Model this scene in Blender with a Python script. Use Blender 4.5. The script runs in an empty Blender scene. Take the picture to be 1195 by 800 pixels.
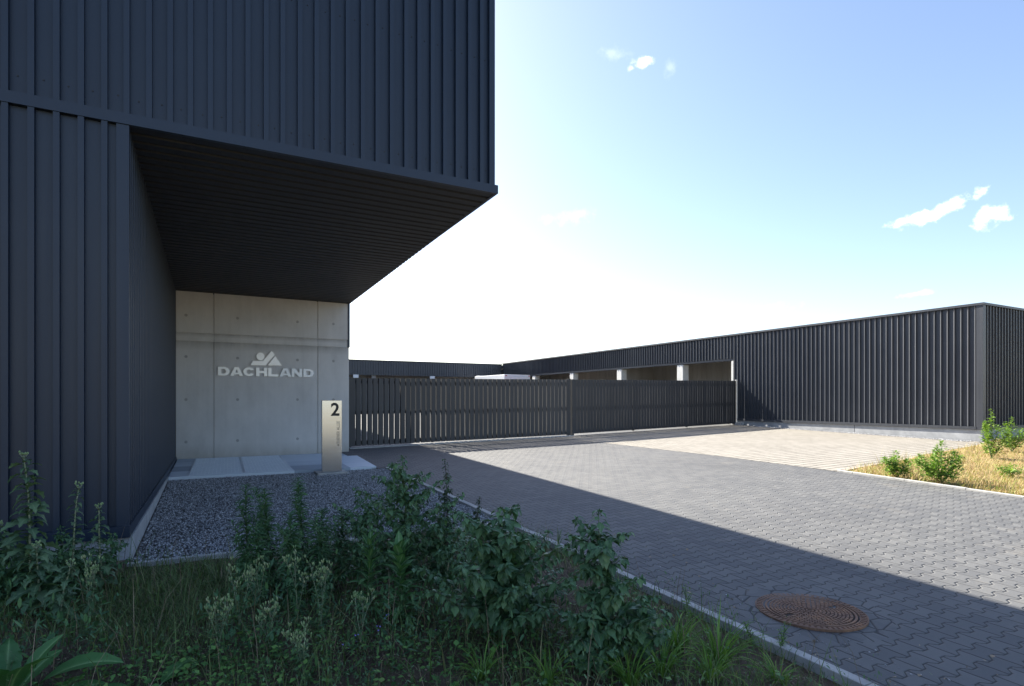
import bpy, bmesh, math, random
import numpy as np
from mathutils import Vector, Matrix

R = math.radians
rng = random.Random(11)
scene = bpy.context.scene
COL = scene.collection

# ------------------------------------------------------------------ camera
YAW = R(27.75)
cam_d = bpy.data.cameras.new("camera")
cam = bpy.data.objects.new("camera", cam_d)
COL.objects.link(cam)
cam_d.sensor_width = 36.0
cam_d.lens = 670.0 / 1195.0 * 36.0
cam_d.shift_y = 67.0 / 1195.0
cam_d.clip_start = 0.05
cam_d.clip_end = 5000
cam.location = (0, 0, 1.65)
cam.rotation_euler = (R(90), 0, -YAW)
scene.camera = cam

# ------------------------------------------------------------------ sky, sun, exposure
KX, KY = 0.31, 1.27                      # horizontal run of a shadow per metre of height
SUN_EL = math.atan2(1.0, math.hypot(KX, KY))
SUN_AZ = math.atan2(-KX, KY)             # direction towards the sun, clockwise from +Y
SKY_STRENGTH = 0.078
world = bpy.data.worlds.new("World")
scene.world = world
world.use_nodes = True
wt = world.node_tree
wt.nodes.clear()


def N(tree, kind, **kw):
    n = tree.nodes.new(kind)
    for k, v in kw.items():
        setattr(n, k, v)
    return n


def ML(tree, op, a, b=None, c=None, clamp=False):
    n = tree.nodes.new("ShaderNodeMath")
    n.operation = op
    n.use_clamp = clamp
    for i, v in enumerate((a, b, c)):
        if v is None:
            continue
        if isinstance(v, (int, float)):
            n.inputs[i].default_value = v
        else:
            tree.links.new(v, n.inputs[i])
    return n.outputs[0]


def build_sky():
    L = wt.links.new
    sky = N(wt, "ShaderNodeTexSky", sky_type='NISHITA')
    sky.sun_disc = False
    sky.sun_elevation = SUN_EL
    sky.sun_rotation = SUN_AZ
    sky.altitude = 100
    sky.air_density = 1.0
    sky.dust_density = 1.1
    sky.ozone_density = 1.6
    # small fair-weather clouds far up in the sky, placed by compass direction
    tc = N(wt, "ShaderNodeTexCoord")
    fw = Vector((math.sin(YAW), math.cos(YAW), 0))
    rt = Vector((math.cos(YAW), -math.sin(YAW), 0))

    def dirn(a, e):      # a: tangent to the right of the look-out axis, e: tangent upwards
        return (fw + rt * a + Vector((0, 0, 1)) * e).normalized()
    clouds = [(.752, .334, .050, .012, 20, .9), (.71, .321, .036, .009, 12, .85), (.838, .325, .022, .015, 14, .85), (.231, .592, .020, .009, 12, .7), (.207, .578, .007, .005, 0, .55),
              (.175, .605, .03, .012, -5, .12), (.275, .58, .012, .012, 10, .10), (.105, .32, .05, .014, 5, .15), (.42, .155, .08, .012, 4, .12),
              (.71, .186, .03, .005, 3, .35)]
    noi = N(wt, "ShaderNodeTexNoise")
    noi.inputs["Scale"].default_value = 46.0
    noi.inputs["Detail"].default_value = 7.0
    noi.inputs["Roughness"].default_value = 0.62
    L(tc.outputs["Generated"], noi.inputs["Vector"])
    total = None
    for a, e, w, h, tilt, amt in clouds:
        c = dirn(a, e)
        right = Vector((c.y, -c.x, 0)).normalized()
        up = right.cross(c).normalized()
        t = R(tilt)
        u = right * math.cos(t) + up * math.sin(t)
        v = -right * math.sin(t) + up * math.cos(t)
        vals = []
        for ax, s in ((u, w), (v, h), (c, None)):
            d = N(wt, "ShaderNodeVectorMath", operation='DOT_PRODUCT')
            L(tc.outputs["Generated"], d.inputs[0])
            d.inputs[1].default_value = ax
            vals.append(d.outputs["Value"] if s is None else ML(wt, 'DIVIDE', d.outputs["Value"], s))
        r2 = ML(wt, 'ADD', ML(wt, 'MULTIPLY', vals[0], vals[0]), ML(wt, 'MULTIPLY', vals[1], vals[1]))
        r = ML(wt, 'SQRT', r2)
        # noise eats into the rim
        dens = ML(wt, 'ADD', ML(wt, 'SUBTRACT', 1.0, r), ML(wt, 'MULTIPLY', ML(wt, 'SUBTRACT', noi.outputs["Fac"], 0.5), 3.2))
        mr = N(wt, "ShaderNodeMapRange", interpolation_type='SMOOTHSTEP')
        L(dens, mr.inputs["Value"])
        mr.inputs["From Min"].default_value = 0.02
        mr.inputs["From Max"].default_value = 1.25
        mr.inputs["To Max"].default_value = amt
        m = ML(wt, 'MULTIPLY', mr.outputs[0], ML(wt, 'GREATER_THAN', vals[2], 0.0))
        total = m if total is None else ML(wt, 'MAXIMUM', total, m)
    mix = N(wt, "ShaderNodeMix", data_type='RGBA')
    L(total, mix.inputs["Factor"])
    wb = N(wt, "ShaderNodeMix", data_type='RGBA', blend_type='MULTIPLY')     # daylight white balance of the camera
    wb.inputs["Factor"].default_value = 1.0
    wb.inputs[7].default_value = (1.03, 0.985, 1.0, 1)
    L(sky.outputs[0], wb.inputs[6])
    L(wb.outputs[2], mix.inputs[6])
    mix.inputs[7].default_value = (9.4, 9.5, 9.6, 1)
    bg = N(wt, "ShaderNodeBackground")
    bg.inputs["Strength"].default_value = SKY_STRENGTH
    out = N(wt, "ShaderNodeOutputWorld")
    L(mix.outputs[2], bg.inputs["Color"])
    L(bg.outputs[0], out.inputs["Surface"])


build_sky()

sun_d = bpy.data.lights.new("sun", 'SUN')
sun_d.energy = 4.9
sun_d.angle = R(0.53)
sun_d.color = (1.0, 0.94, 0.83)
sun = bpy.data.objects.new("sun", sun_d)
COL.objects.link(sun)
sun.rotation_euler = Vector((KX, -KY, -1.0)).to_track_quat('-Z', 'Y').to_euler()
sun.location = (-10, 30, 40)

scene.view_settings.view_transform = 'Standard'
scene.view_settings.look = 'None'
scene.view_settings.exposure = 1.86
scene.view_settings.gamma = 1.0
scene.render.engine = 'CYCLES'

# ------------------------------------------------------------------ helpers


def tag(o, label=None, cat=None, group=None, kind=None):
    if label:
        o["label"] = label
    if cat:
        o["category"] = cat
    if group:
        o["group"] = group
    if kind:
        o["kind"] = kind
    return o


def empty(name, loc, rz=0.0):
    o = bpy.data.objects.new(name, None)
    COL.objects.link(o)
    o.location = loc
    o.rotation_euler = (0, 0, rz)
    o.empty_display_size = 0.1
    return o


class Geo:
    """collects vertices and faces, links them as ONE mesh object"""

    def __init__(self):
        self.v = []
        self.f = []
        self.rib = []

    def add(self, verts, faces, rib=None):
        o = len(self.v)
        self.v.extend([tuple(p) for p in verts])
        self.f.extend([tuple(i + o for i in f) for f in faces])
        self.rib.extend(rib if rib is not None else [0.0] * len(verts))

    def box(self, a, b):
        x0, y0, z0 = a
        x1, y1, z1 = b
        self.add([(x0, y0, z0), (x1, y0, z0), (x1, y1, z0), (x0, y1, z0), (x0, y0, z1), (x1, y0, z1), (x1, y1, z1), (x0, y1, z1)],
                 [(3, 2, 1, 0), (4, 5, 6, 7), (0, 1, 5, 4), (1, 2, 6, 5), (2, 3, 7, 6), (3, 0, 4, 7)])

    def prism(self, poly, z0, z1):
        """poly: list of (x, y) counter-clockwise; z0, z1 numbers or functions of x, y"""
        n = len(poly)
        f0 = z0 if callable(z0) else (lambda x, y: z0)
        f1 = z1 if callable(z1) else (lambda x, y: z1)
        vs = [(x, y, f0(x, y)) for x, y in poly] + [(x, y, f1(x, y)) for x, y in poly]
        fs = [tuple(range(n - 1, -1, -1)), tuple(range(n, 2 * n))]
        fs += [(i, (i + 1) % n, n + (i + 1) % n, n + i) for i in range(n)]
        self.add(vs, fs)

    def tube(self, pts, radii, sides=6, rib=0.0):
        pts = [Vector(p) for p in pts]
        vs, fs = [], []
        for i, p in enumerate(pts):
            d = (pts[min(i + 1, len(pts) - 1)] - pts[max(i - 1, 0)]).normalized()
            a = d.orthogonal().normalized() if abs(d.z) < 0.999 else Vector((1, 0, 0))
            if i and (a - last).length > 1.2:
                a = (last - d * last.dot(d)).normalized()
            last = a
            b = d.cross(a)
            r = radii[i] if isinstance(radii, (list, tuple)) else radii
            for k in range(sides):
                t = 2 * math.pi * k / sides
                vs.append(p + a * (r * math.cos(t)) + b * (r * math.sin(t)))
        for i in range(len(pts) - 1):
            for k in range(sides):
                k2 = (k + 1) % sides
                fs.append((i * sides + k, i * sides + k2, (i + 1) * sides + k2, (i + 1) * sides + k))
        fs.append(tuple(range(sides - 1, -1, -1)))
        fs.append(tuple((len(pts) - 1) * sides + k for k in range(sides)))
        self.add(vs, fs, [rib] * len(vs))

    def build(self, name, mat, parent=None, smooth=False, rib=False, bevel=0.0):
        me = bpy.data.meshes.new(name)
        me.from_pydata(self.v, [], self.f)
        me.update()
        if rib:
            at = me.attributes.new("rib", 'FLOAT', 'POINT')
            at.data.foreach_set("value", self.rib)
        if smooth:
            me.polygons.foreach_set("use_smooth", [True] * len(me.polygons))
        o = bpy.data.objects.new(name, me)
        COL.objects.link(o)
        me.materials.append(mat)
        if parent is not None:
            o.parent = parent
        if bevel:
            m = o.modifiers.new("bevel", 'BEVEL')
            m.width = bevel
            m.segments = 2
            m.limit_method = 'ANGLE'
        return o


def fast_mesh(name, co, faces4, mat, parent=None, faces3=None):
    """numpy mesh of quads (and triangles)"""
    me = bpy.data.meshes.new(name)
    co = np.asarray(co, dtype=np.float32)
    me.vertices.add(len(co))
    me.vertices.foreach_set("co", co.ravel())
    q = np.asarray(faces4, dtype=np.int32).reshape(-1, 4) if faces4 is not None else np.zeros((0, 4), np.int32)
    t = np.asarray(faces3, dtype=np.int32).reshape(-1, 3) if faces3 is not None else np.zeros((0, 3), np.int32)
    idx = np.concatenate([q.ravel(), t.ravel()])
    me.loops.add(len(idx))
    me.loops.foreach_set("vertex_index", idx)
    me.polygons.add(len(q) + len(t))
    st = np.concatenate([np.arange(len(q)) * 4, len(q) * 4 + np.arange(len(t)) * 3]).astype(np.int32)
    me.polygons.foreach_set("loop_start", st)
    me.update(calc_edges=True)
    me.validate()
    o = bpy.data.objects.new(name, me)
    COL.objects.link(o)
    me.materials.append(mat)
    if parent is not None:
        o.parent = parent
    return o


def gz(x, y):
    """the site's ground: rises away from the street and towards the storage hall"""
    return 0.02 * (y - 2.88) + 0.0125 * max(0.0, x - 3.45)


# ------------------------------------------------------------------ materials


def new_mat(name):
    m = bpy.data.materials.new(name)
    m.use_nodes = True
    nt = m.node_tree
    b = nt.nodes["Principled BSDF"]
    return m, nt, b


def ramp(nt, fac, stops, interp='LINEAR'):
    r = nt.nodes.new("ShaderNodeValToRGB")
    r.color_ramp.interpolation = interp
    el = r.color_ramp.elements
    while len(el) > 1:
        el.remove(el[-1])
    el[0].position = stops[0][0]
    el[0].color = (*stops[0][1], 1)
    for p, c in stops[1:]:
        e = el.new(p)
        e.color = (*c, 1)
    nt.links.new(fac, r.inputs[0])
    return r.outputs[0]


def noise(nt, vec, scale, detail=4.0, rough=0.55):
    n = nt.nodes.new("ShaderNodeTexNoise")
    n.inputs["Scale"].default_value = scale
    n.inputs["Detail"].default_value = detail
    n.inputs["Roughness"].default_value = rough
    if vec is not None:
        nt.links.new(vec, n.inputs["Vector"])
    return n.outputs["Fac"]


def objco(nt, scale=None):
    g = nt.nodes.new("ShaderNodeNewGeometry")
    v = g.outputs["Position"]
    if scale:
        m = nt.nodes.new("ShaderNodeVectorMath")
        m.operation = 'MULTIPLY'
        nt.links.new(v, m.inputs[0])
        m.inputs[1].default_value = scale
        v = m.outputs[0]
    return v


def bump(nt, b, height, strength=0.3, dist=0.01):
    n = nt.nodes.new("ShaderNodeBump")
    n.inputs["Strength"].default_value = strength
    n.inputs["Distance"].default_value = dist
    nt.links.new(height, n.inputs["Height"])
    nt.links.new(n.outputs[0], b.inputs["Normal"])


def mixc(nt, fac, a, b, mode='MIX'):
    n = nt.nodes.new("ShaderNodeMix")
    n.data_type = 'RGBA'
    n.blend_type = mode
    for i, v in ((0, fac), (6, a), (7, b)):
        if isinstance(v, (int, float)):
            n.inputs[i].default_value = v
        elif isinstance(v, tuple):
            n.inputs[i].default_value = (*v, 1)
        else:
            nt.links.new(v, n.inputs[i])
    return n.outputs[2]


def mat_simple(name, c0, c1, scale=6.0, rough=0.6, metallic=0.0, bump_s=0.0, bscale=60.0, stretch=None, spec=0.5):
    m, nt, b = new_mat(name)
    v = objco(nt, stretch)
    col = ramp(nt, noise(nt, v, scale), [(0.3, c0), (0.7, c1)])
    nt.links.new(col, b.inputs["Base Color"])
    b.inputs["Roughness"].default_value = rough
    b.inputs["Metallic"].default_value = metallic
    b.inputs["Specular IOR Level"].default_value = spec
    if bump_s:
        bump(nt, b, noise(nt, objco(nt), bscale), bump_s, 0.004)
    return m


M = {}


def mat_metal(name, c0, c1, rough=0.5):
    """coated sheet steel: faint blotches, vertical rain streaks"""
    m, nt, b = new_mat(name)
    blot = noise(nt, objco(nt), 1.3, 3)
    streak = noise(nt, objco(nt, (14, 14, 0.35)), 1.0, 4)
    sp = nt.nodes.new("ShaderNodeSeparateXYZ")
    nt.links.new(objco(nt), sp.inputs[0])
    pn = nt.nodes.new("ShaderNodeTexWhiteNoise")      # sheets differ a little from one another
    pn.noise_dimensions = '1D'
    nt.links.new(ML(nt, 'FLOOR', ML(nt, 'DIVIDE', ML(nt, 'ADD', sp.outputs[0], sp.outputs[1]), 1.09)), pn.inputs["W"])
    f = ML(nt, 'ADD', ML(nt, 'MULTIPLY', blot, 0.45), ML(nt, 'ADD', ML(nt, 'MULTIPLY', streak, 0.40), ML(nt, 'MULTIPLY', ML(nt, 'SUBTRACT', pn.outputs["Value"], 0.2), 0.22)))
    nt.links.new(ramp(nt, f, [(0.3, c0), (0.7, c1)]), b.inputs["Base Color"])
    rr = ML(nt, 'ADD', rough - 0.08, ML(nt, 'MULTIPLY', streak, 0.16))
    nt.links.new(rr, b.inputs["Roughness"])
    bump(nt, b, noise(nt, objco(nt, (1, 1, 0.4)), 3.0, 3), 0.08, 0.02)
    return m


M['metal'] = mat_metal('anthracite_sheet', (.005, .015, .036), (.009, .022, .047), 0.46)
M['metal_soffit'] = mat_metal('soffit_sheet', (.013, .016, .022), (.019, .023, .030), 0.6)
M['metal_hall'] = mat_metal('hall_sheet', (.042, .047, .058), (.060, .066, .078), 0.42)
M['gate'] = mat_metal('gate_paint', (.026, .028, .032), (.043, .045, .050), 0.5)
M['plinth'] = mat_simple('pale_render', (.27, .28, .29), (.40, .41, .42), 4.0, 0.8, bump_s=0.15)
M['white_conc'] = mat_simple('white_concrete', (.52, .52, .50), (.62, .62, .60), 4.0, 0.8, bump_s=0.1)
M['back_wall'] = mat_simple('fibre_panel', (.23, .215, .195), (.29, .275, .25), 1.2, 0.7, stretch=(2, 2, 0.3))
M['kerb'] = mat_simple('kerb_concrete', (.30, .30, .29), (.44, .43, .41), 9.0, 0.85, bump_s=0.35)
M['edging_brick'] = mat_simple('edging_concrete', (.34, .27, .22), (.45, .38, .32), 9.0, 0.85, bump_s=0.3)
M['letter'] = mat_simple('satin_aluminium', (.74, .74, .73), (.77, .77, .76), 20.0, 0.45, metallic=0.6)
M['letter_darker'] = mat_simple('darker_aluminium', (.58, .60, .62), (.61, .63, .65), 20.0, 0.45, metallic=0.6)  # same finish in a darker, bluer tone for the last three letters
M['black'] = mat_simple('black_plastic', (.008, .008, .009), (.014, .014, .015), 20.0, 0.5)
M['engrave'] = mat_simple('grey_print', (.10, .09, .07), (.13, .12, .10), 30.0, 0.6)
M['hole'] = mat_simple('hole_plug', (.30, .30, .285), (.38, .38, .365), 30.0, 0.8)
M['white_paint'] = mat_simple('white_paint', (.72, .73, .74), (.80, .80, .80), 3.0, 0.35)
M['red_lens'] = mat_simple('red_lens', (.45, .02, .015), (.55, .03, .02), 20.0, 0.25)
M['rubber'] = mat_simple('tyre_rubber', (.015, .015, .015), (.025, .025, .025), 20.0, 0.8)
M['grey_paint'] = mat_simple('grey_car_paint', (.05, .055, .06), (.06, .065, .07), 3.0, 0.25)
M['red_paint'] = mat_simple('red_van_paint', (.16, .02, .015), (.20, .03, .02), 3.0, 0.3)
M['steel_rim'] = mat_simple('steel_rim', (.45, .45, .45), (.55, .55, .55), 12.0, 0.35, metallic=0.9)


def mat_glass():
    m, nt, b = new_mat('dark_window_glass')
    nt.links.new(ramp(nt, noise(nt, objco(nt), 2.0), [(0.3, (.012, .014, .016)), (0.7, (.02, .022, .025))]), b.inputs["Base Color"])
    b.inputs["Roughness"].default_value = 0.05
    return m


M['glass'] = mat_glass()


def mat_concrete():
    m, nt, b = new_mat('fair_faced_concrete')
    v = objco(nt)
    big = noise(nt, v, 0.9, 5, 0.6)
    cloud = noise(nt, objco(nt, (1, 1, 0.45)), 3.2, 6, 0.65)
    fine = noise(nt, v, 55, 3, 0.6)
    drip = noise(nt, objco(nt, (7, 7, 0.22)), 1.0, 5, 0.6)
    f = ML(nt, 'ADD', ML(nt, 'MULTIPLY', big, 0.35), ML(nt, 'ADD', ML(nt, 'MULTIPLY', cloud, 0.35), ML(nt, 'ADD', ML(nt, 'MULTIPLY', drip, 0.2), ML(nt, 'MULTIPLY', fine, 0.1))))
    col = ramp(nt, f, [(0.34, (.46, .455, .44)), (0.5, (.56, .555, .535)), (0.66, (.64, .63, .605))])
    # splashed earth along the foot of the wall
    s0 = nt.nodes.new("ShaderNodeSeparateXYZ")
    nt.links.new(v, s0.inputs[0])
    dirt = ML(nt, 'SUBTRACT', 1.0, ML(nt, 'DIVIDE', ML(nt, 'SUBTRACT', s0.outputs[2], .22), .38), clamp=True)
    dirt = ML(nt, 'MULTIPLY', dirt, ML(nt, 'MULTIPLY', noise(nt, objco(nt, (4, 4, 2)), 1.0, 6, .7), 0.9), clamp=True)
    col = mixc(nt, dirt, col, (.27, .245, .20))
    # water stains under the two formwork joints
    sp = nt.nodes.new("ShaderNodeSeparateXYZ")
    nt.links.new(v, sp.inputs[0])
    for zj_, ln in ((3.085, .22), (3.285, .10)):
        dz = ML(nt, 'SUBTRACT', zj_, sp.outputs[2])
        st_ = ML(nt, 'MULTIPLY', ML(nt, 'GREATER_THAN', dz, 0.0), ML(nt, 'SUBTRACT', 1.0, ML(nt, 'DIVIDE', dz, ln), clamp=True))
        st_ = ML(nt, 'MULTIPLY', st_, ML(nt, 'MULTIPLY', noise(nt, objco(nt, (5, 5, .6)), 1.0, 5, .65), 1.1), clamp=True)
        col = mixc(nt, st_, col, (.22, .21, .19))
    nt.links.new(col, b.inputs["Base Color"])
    b.inputs["Roughness"].default_value = 0.8
    h = ML(nt, 'ADD', ML(nt, 'MULTIPLY', fine, 0.5), cloud)
    bump(nt, b, h, 0.18, 0.006)
    return m


M['concrete'] = mat_concrete()


def mat_steel():
    m, nt, b = new_mat('brushed_stainless')
    br = noise(nt, objco(nt, (1.5, 1.5, 160)), 1.0, 4, 0.6)
    nt.links.new(ramp(nt, br, [(0.3, (.50, .52, .55)), (0.7, (.60, .62, .65))]), b.inputs["Base Color"])
    b.inputs["Metallic"].default_value = 1.0
    nt.links.new(ML(nt, 'ADD', 0.13, ML(nt, 'MULTIPLY', br, 0.10)), b.inputs["Roughness"])
    return m


M['steel'] = mat_steel()


def paving_pattern(nt, L=0.20, p=0.139, amp=0.019, grow=1.0):
    """double-T blocks: wavy joints along x, short straight end joints along y. Returns (joint distance, cell id)"""
    g = nt.nodes.new("ShaderNodeNewGeometry")
    # let hand-laid joints wander a little
    wn = nt.nodes.new("ShaderNodeTexNoise")
    wn.inputs["Scale"].default_value = 5.0
    wn.inputs["Detail"].default_value = 2.0
    nt.links.new(g.outputs["Position"], wn.inputs["Vector"])
    wv = nt.nodes.new("ShaderNodeVectorMath")
    wv.operation = 'MULTIPLY_ADD'
    nt.links.new(wn.outputs["Color"], wv.inputs[0])
    wv.inputs[1].default_value = (.012, .012, 0)
    nt.links.new(g.outputs["Position"], wv.inputs[2])
    s = nt.nodes.new("ShaderNodeSeparateXYZ")
    nt.links.new(wv.outputs[0], s.inputs[0])
    X, Y = s.outputs[0], s.outputs[1]
    X = ML(nt, 'ADD', X, 40.0)
    Y = ML(nt, 'ADD', Y, 40.0 * p / 0.139)
    # trapezoid wave of x with period L
    fr = ML(nt, 'FRACT', ML(nt, 'DIVIDE', X, L))
    tri = ML(nt, 'SUBTRACT', ML(nt, 'MULTIPLY', ML(nt, 'ABSOLUTE', ML(nt, 'SUBTRACT', fr, 0.5)), 4.0), 1.0)     # 1 at 0, -1 at .5
    trap = ML(nt, 'MINIMUM', ML(nt, 'MAXIMUM', ML(nt, 'MULTIPLY', tri, 2.4), -1.0), 1.0)
    w = ML(nt, 'MULTIPLY', trap, amp)
    yj = ML(nt, 'ROUND', ML(nt, 'DIVIDE', Y, p))
    par = ML(nt, 'FLOORED_MODULO', yj, 2.0)
    sgn = ML(nt, 'SUBTRACT', 1.0, ML(nt, 'MULTIPLY', par, 2.0))
    off = ML(nt, 'SUBTRACT', Y, ML(nt, 'ADD', ML(nt, 'MULTIPLY', yj, p), ML(nt, 'MULTIPLY', sgn, w)))
    dist1 = ML(nt, 'ABSOLUTE', off)
    row = ML(nt, 'SUBTRACT', yj, ML(nt, 'LESS_THAN', off, 0.0))
    rpar = ML(nt, 'FLOORED_MODULO', row, 2.0)
    # end joints sit where the flanges are widest
    xs = ML(nt, 'ADD', ML(nt, 'DIVIDE', X, L), ML(nt, 'MULTIPLY', ML(nt, 'SUBTRACT', 1.0, rpar), 0.5))
    k = ML(nt, 'ROUND', xs)
    dist2 = ML(nt, 'MULTIPLY', ML(nt, 'ABSOLUTE', ML(nt, 'SUBTRACT', xs, k)), L)
    d = ML(nt, 'MINIMUM', dist1, dist2)
    cell = nt.nodes.new("ShaderNodeCombineXYZ")
    nt.links.new(ML(nt, 'FLOOR', xs), cell.inputs[0])
    nt.links.new(row, cell.inputs[1])
    return d, cell.outputs[0], s


def mat_pavers(name, cols, joint, jw=0.005, ring=None):
    m, nt, b = new_mat(name)
    d, cell, s = paving_pattern(nt)
    if ring:
        # around the manhole the blocks are cut to odd shapes
        vo = nt.nodes.new("ShaderNodeTexVoronoi")
        vo.feature = 'DISTANCE_TO_EDGE'
        vo.inputs["Scale"].default_value = 6.2
        g = nt.nodes.new("ShaderNodeNewGeometry")
        nt.links.new(g.outputs["Position"], vo.inputs["Vector"])
        dx = ML(nt, 'SUBTRACT', s.outputs[0], ring[0])
        dy = ML(nt, 'SUBTRACT', s.outputs[1], ring[1])
        rr = ML(nt, 'SQRT', ML(nt, 'ADD', ML(nt, 'MULTIPLY', dx, dx), ML(nt, 'MULTIPLY', dy, dy)))
        inside = ML(nt, 'LESS_THAN', rr, ring[2])
        vd = ML(nt, 'MULTIPLY', vo.outputs["Distance"], 0.16)
        d = ML(nt, 'ADD', ML(nt, 'MULTIPLY', d, ML(nt, 'SUBTRACT', 1.0, inside)), ML(nt, 'MULTIPLY', vd, inside))
    wnz = nt.nodes.new("ShaderNodeTexWhiteNoise")
    wnz.noise_dimensions = '2D'
    nt.links.new(cell, wnz.inputs["Vector"])
    v = objco(nt)
    patch = noise(nt, v, 0.5, 5, 0.6)
    grain = noise(nt, v, 90, 2, 0.6)
    f = ML(nt, 'ADD', ML(nt, 'MULTIPLY', wnz.outputs["Value"], 0.38), ML(nt, 'ADD', ML(nt, 'MULTIPLY', patch, 0.5), ML(nt, 'MULTIPLY', grain, 0.25)))
    col = ramp(nt, f, [(0.25, cols[0]), (0.5, cols[1]), (0.8, cols[2])])
    # pale sandy smears
    sm = noise(nt, v, 1.1, 6, 0.7)
    sf = nt.nodes.new("ShaderNodeMapRange")
    nt.links.new(sm, sf.inputs[0])
    sf.inputs[1].default_value = 0.60
    sf.inputs[2].default_value = 0.8
    sf.inputs[4].default_value = 0.35
    col = mixc(nt, sf.outputs[0], col, (.30, .26, .20))
    # darker tracks where vehicles turn in
    tr = noise(nt, objco(nt, (.9, .16, 1)), 1.0, 4, .6)
    tf = nt.nodes.new("ShaderNodeMapRange")
    nt.links.new(tr, tf.inputs[0])
    tf.inputs[1].default_value = 0.54
    tf.inputs[2].default_value = 0.70
    tf.inputs[4].default_value = 0.30
    col = mixc(nt, tf.outputs[0], col, (.055, .054, .053))
    jm = nt.nodes.new("ShaderNodeMapRange")
    jm.interpolation_type = 'SMOOTHSTEP'
    nt.links.new(d, jm.inputs[0])
    jm.inputs[1].default_value = jw * 0.45
    jm.inputs[2].default_value = jw
    jm.inputs[3].default_value = 1.0
    jm.inputs[4].default_value = 0.0
    jn = mixc(nt, noise(nt, v, 14, 3), joint, tuple(c * 2.2 for c in joint))
    nt.links.new(mixc(nt, jm.outputs[0], col, jn), b.inputs["Base Color"])
    b.inputs["Roughness"].default_value = 0.72
    hm = nt.nodes.new("ShaderNodeMapRange")
    hm.interpolation_type = 'SMOOTHSTEP'
    nt.links.new(d, hm.inputs[0])
    hm.inputs[1].default_value = 0.0
    hm.inputs[2].default_value = jw * 2.4
    tilt = ML(nt, 'MULTIPLY', wnz.outputs["Value"], 0.12)
    h = ML(nt, 'ADD', ML(nt, 'ADD', hm.outputs[0], tilt), ML(nt, 'MULTIPLY', grain, 0.12))
    bump(nt, b, h, 0.9, 0.008)
    return m


MX, MY = 4.14, 2.88
M['pavers'] = mat_pavers('dark_block_paving', [(.071, .073, .077), (.094, .095, .096), (.120, .120, .118)], (.012, .012, .013), 0.0055, ring=(MX, MY, 0.56))


def mat_light_pavers():
    """sand-coloured seepage blocks with open gravel joints, strong along x"""
    m, nt, b = new_mat('sandy_seepage_paving')
    g = nt.nodes.new("ShaderNodeNewGeometry")
    rot = nt.nodes.new("ShaderNodeVectorRotate")
    rot.rotation_type = 'Z_AXIS'
    rot.inputs["Angle"].default_value = R(-3.0)
    nt.links.new(g.outputs["Position"], rot.inputs["Vector"])
    s = nt.nodes.new("ShaderNodeSeparateXYZ")
    nt.links.new(rot.outputs[0], s.inputs[0])
    wob = noise(nt, g.outputs["Position"], 3.0, 2)
    y = ML(nt, 'ADD', ML(nt, 'DIVIDE', s.outputs[1], 0.22), ML(nt, 'MULTIPLY', wob, 0.12))
    row = ML(nt, 'FLOOR', y)
    dy = ML(nt, 'MULTIPLY', ML(nt, 'ABSOLUTE', ML(nt, 'SUBTRACT', ML(nt, 'FRACT', y), 0.5)), 0.22)
    x = ML(nt, 'ADD', ML(nt, 'DIVIDE', s.outputs[0], 0.22), ML(nt, 'MULTIPLY', row, 0.5))
    dx = ML(nt, 'MULTIPLY', ML(nt, 'ABSOLUTE', ML(nt, 'SUBTRACT', ML(nt, 'FRACT', x), 0.5)), 0.22)
    jy = ML(nt, 'GREATER_THAN', dy, 0.091)
    jx = ML(nt, 'GREATER_THAN', dx, 0.104)
    j = ML(nt, 'MAXIMUM', jy, jx)
    # every eighth row a dark joint
    cell = nt.nodes.new("ShaderNodeCombineXYZ")
    nt.links.new(ML(nt, 'FLOOR', x), cell.inputs[0])
    nt.links.new(row, cell.inputs[1])
    wnz = nt.nodes.new("ShaderNodeTexWhiteNoise")
    wnz.noise_dimensions = '2D'
    nt.links.new(cell.outputs[0], wnz.inputs["Vector"])
    v = objco(nt)
    f = ML(nt, 'ADD', ML(nt, 'MULTIPLY', wnz.outputs["Value"], 0.3), ML(nt, 'ADD', ML(nt, 'MULTIPLY', noise(nt, v, 0.6, 5), 0.5), ML(nt, 'MULTIPLY', noise(nt, v, 60, 2), 0.25)))
    col = ramp(nt, f, [(0.25, (.20, .185, .16)), (0.5, (.25, .233, .203)), (0.8, (.30, .28, .245))])
    jc = mixc(nt, noise(nt, v, 25, 3), (.03, .025, .02), (.085, .07, .05))
    nt.links.new(mixc(nt, j, col, jc), b.inputs["Base Color"])
    b.inputs["Roughness"].default_value = 0.85
    bump(nt, b, ML(nt, 'SUBTRACT', 1.0, j), 0.6, 0.008)
    return m


M['light_pavers'] = mat_light_pavers()


def mat_ground(name, stops, scale, bs=0.5):
    m, nt, b = new_mat(name)
    v = objco(nt)
    f = ML(nt, 'ADD', ML(nt, 'MULTIPLY', noise(nt, v, scale, 6, 0.65), 0.6), ML(nt, 'MULTIPLY', noise(nt, v, scale * 14, 4, 0.6), 0.4))
    nt.links.new(ramp(nt, f, stops), b.inputs["Base Color"])
    b.inputs["Roughness"].default_value = 0.95
    b.inputs["Specular IOR Level"].default_value = 0.2
    bump(nt, b, noise(nt, v, scale * 30, 4, 0.7), bs, 0.03)
    return m


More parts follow.
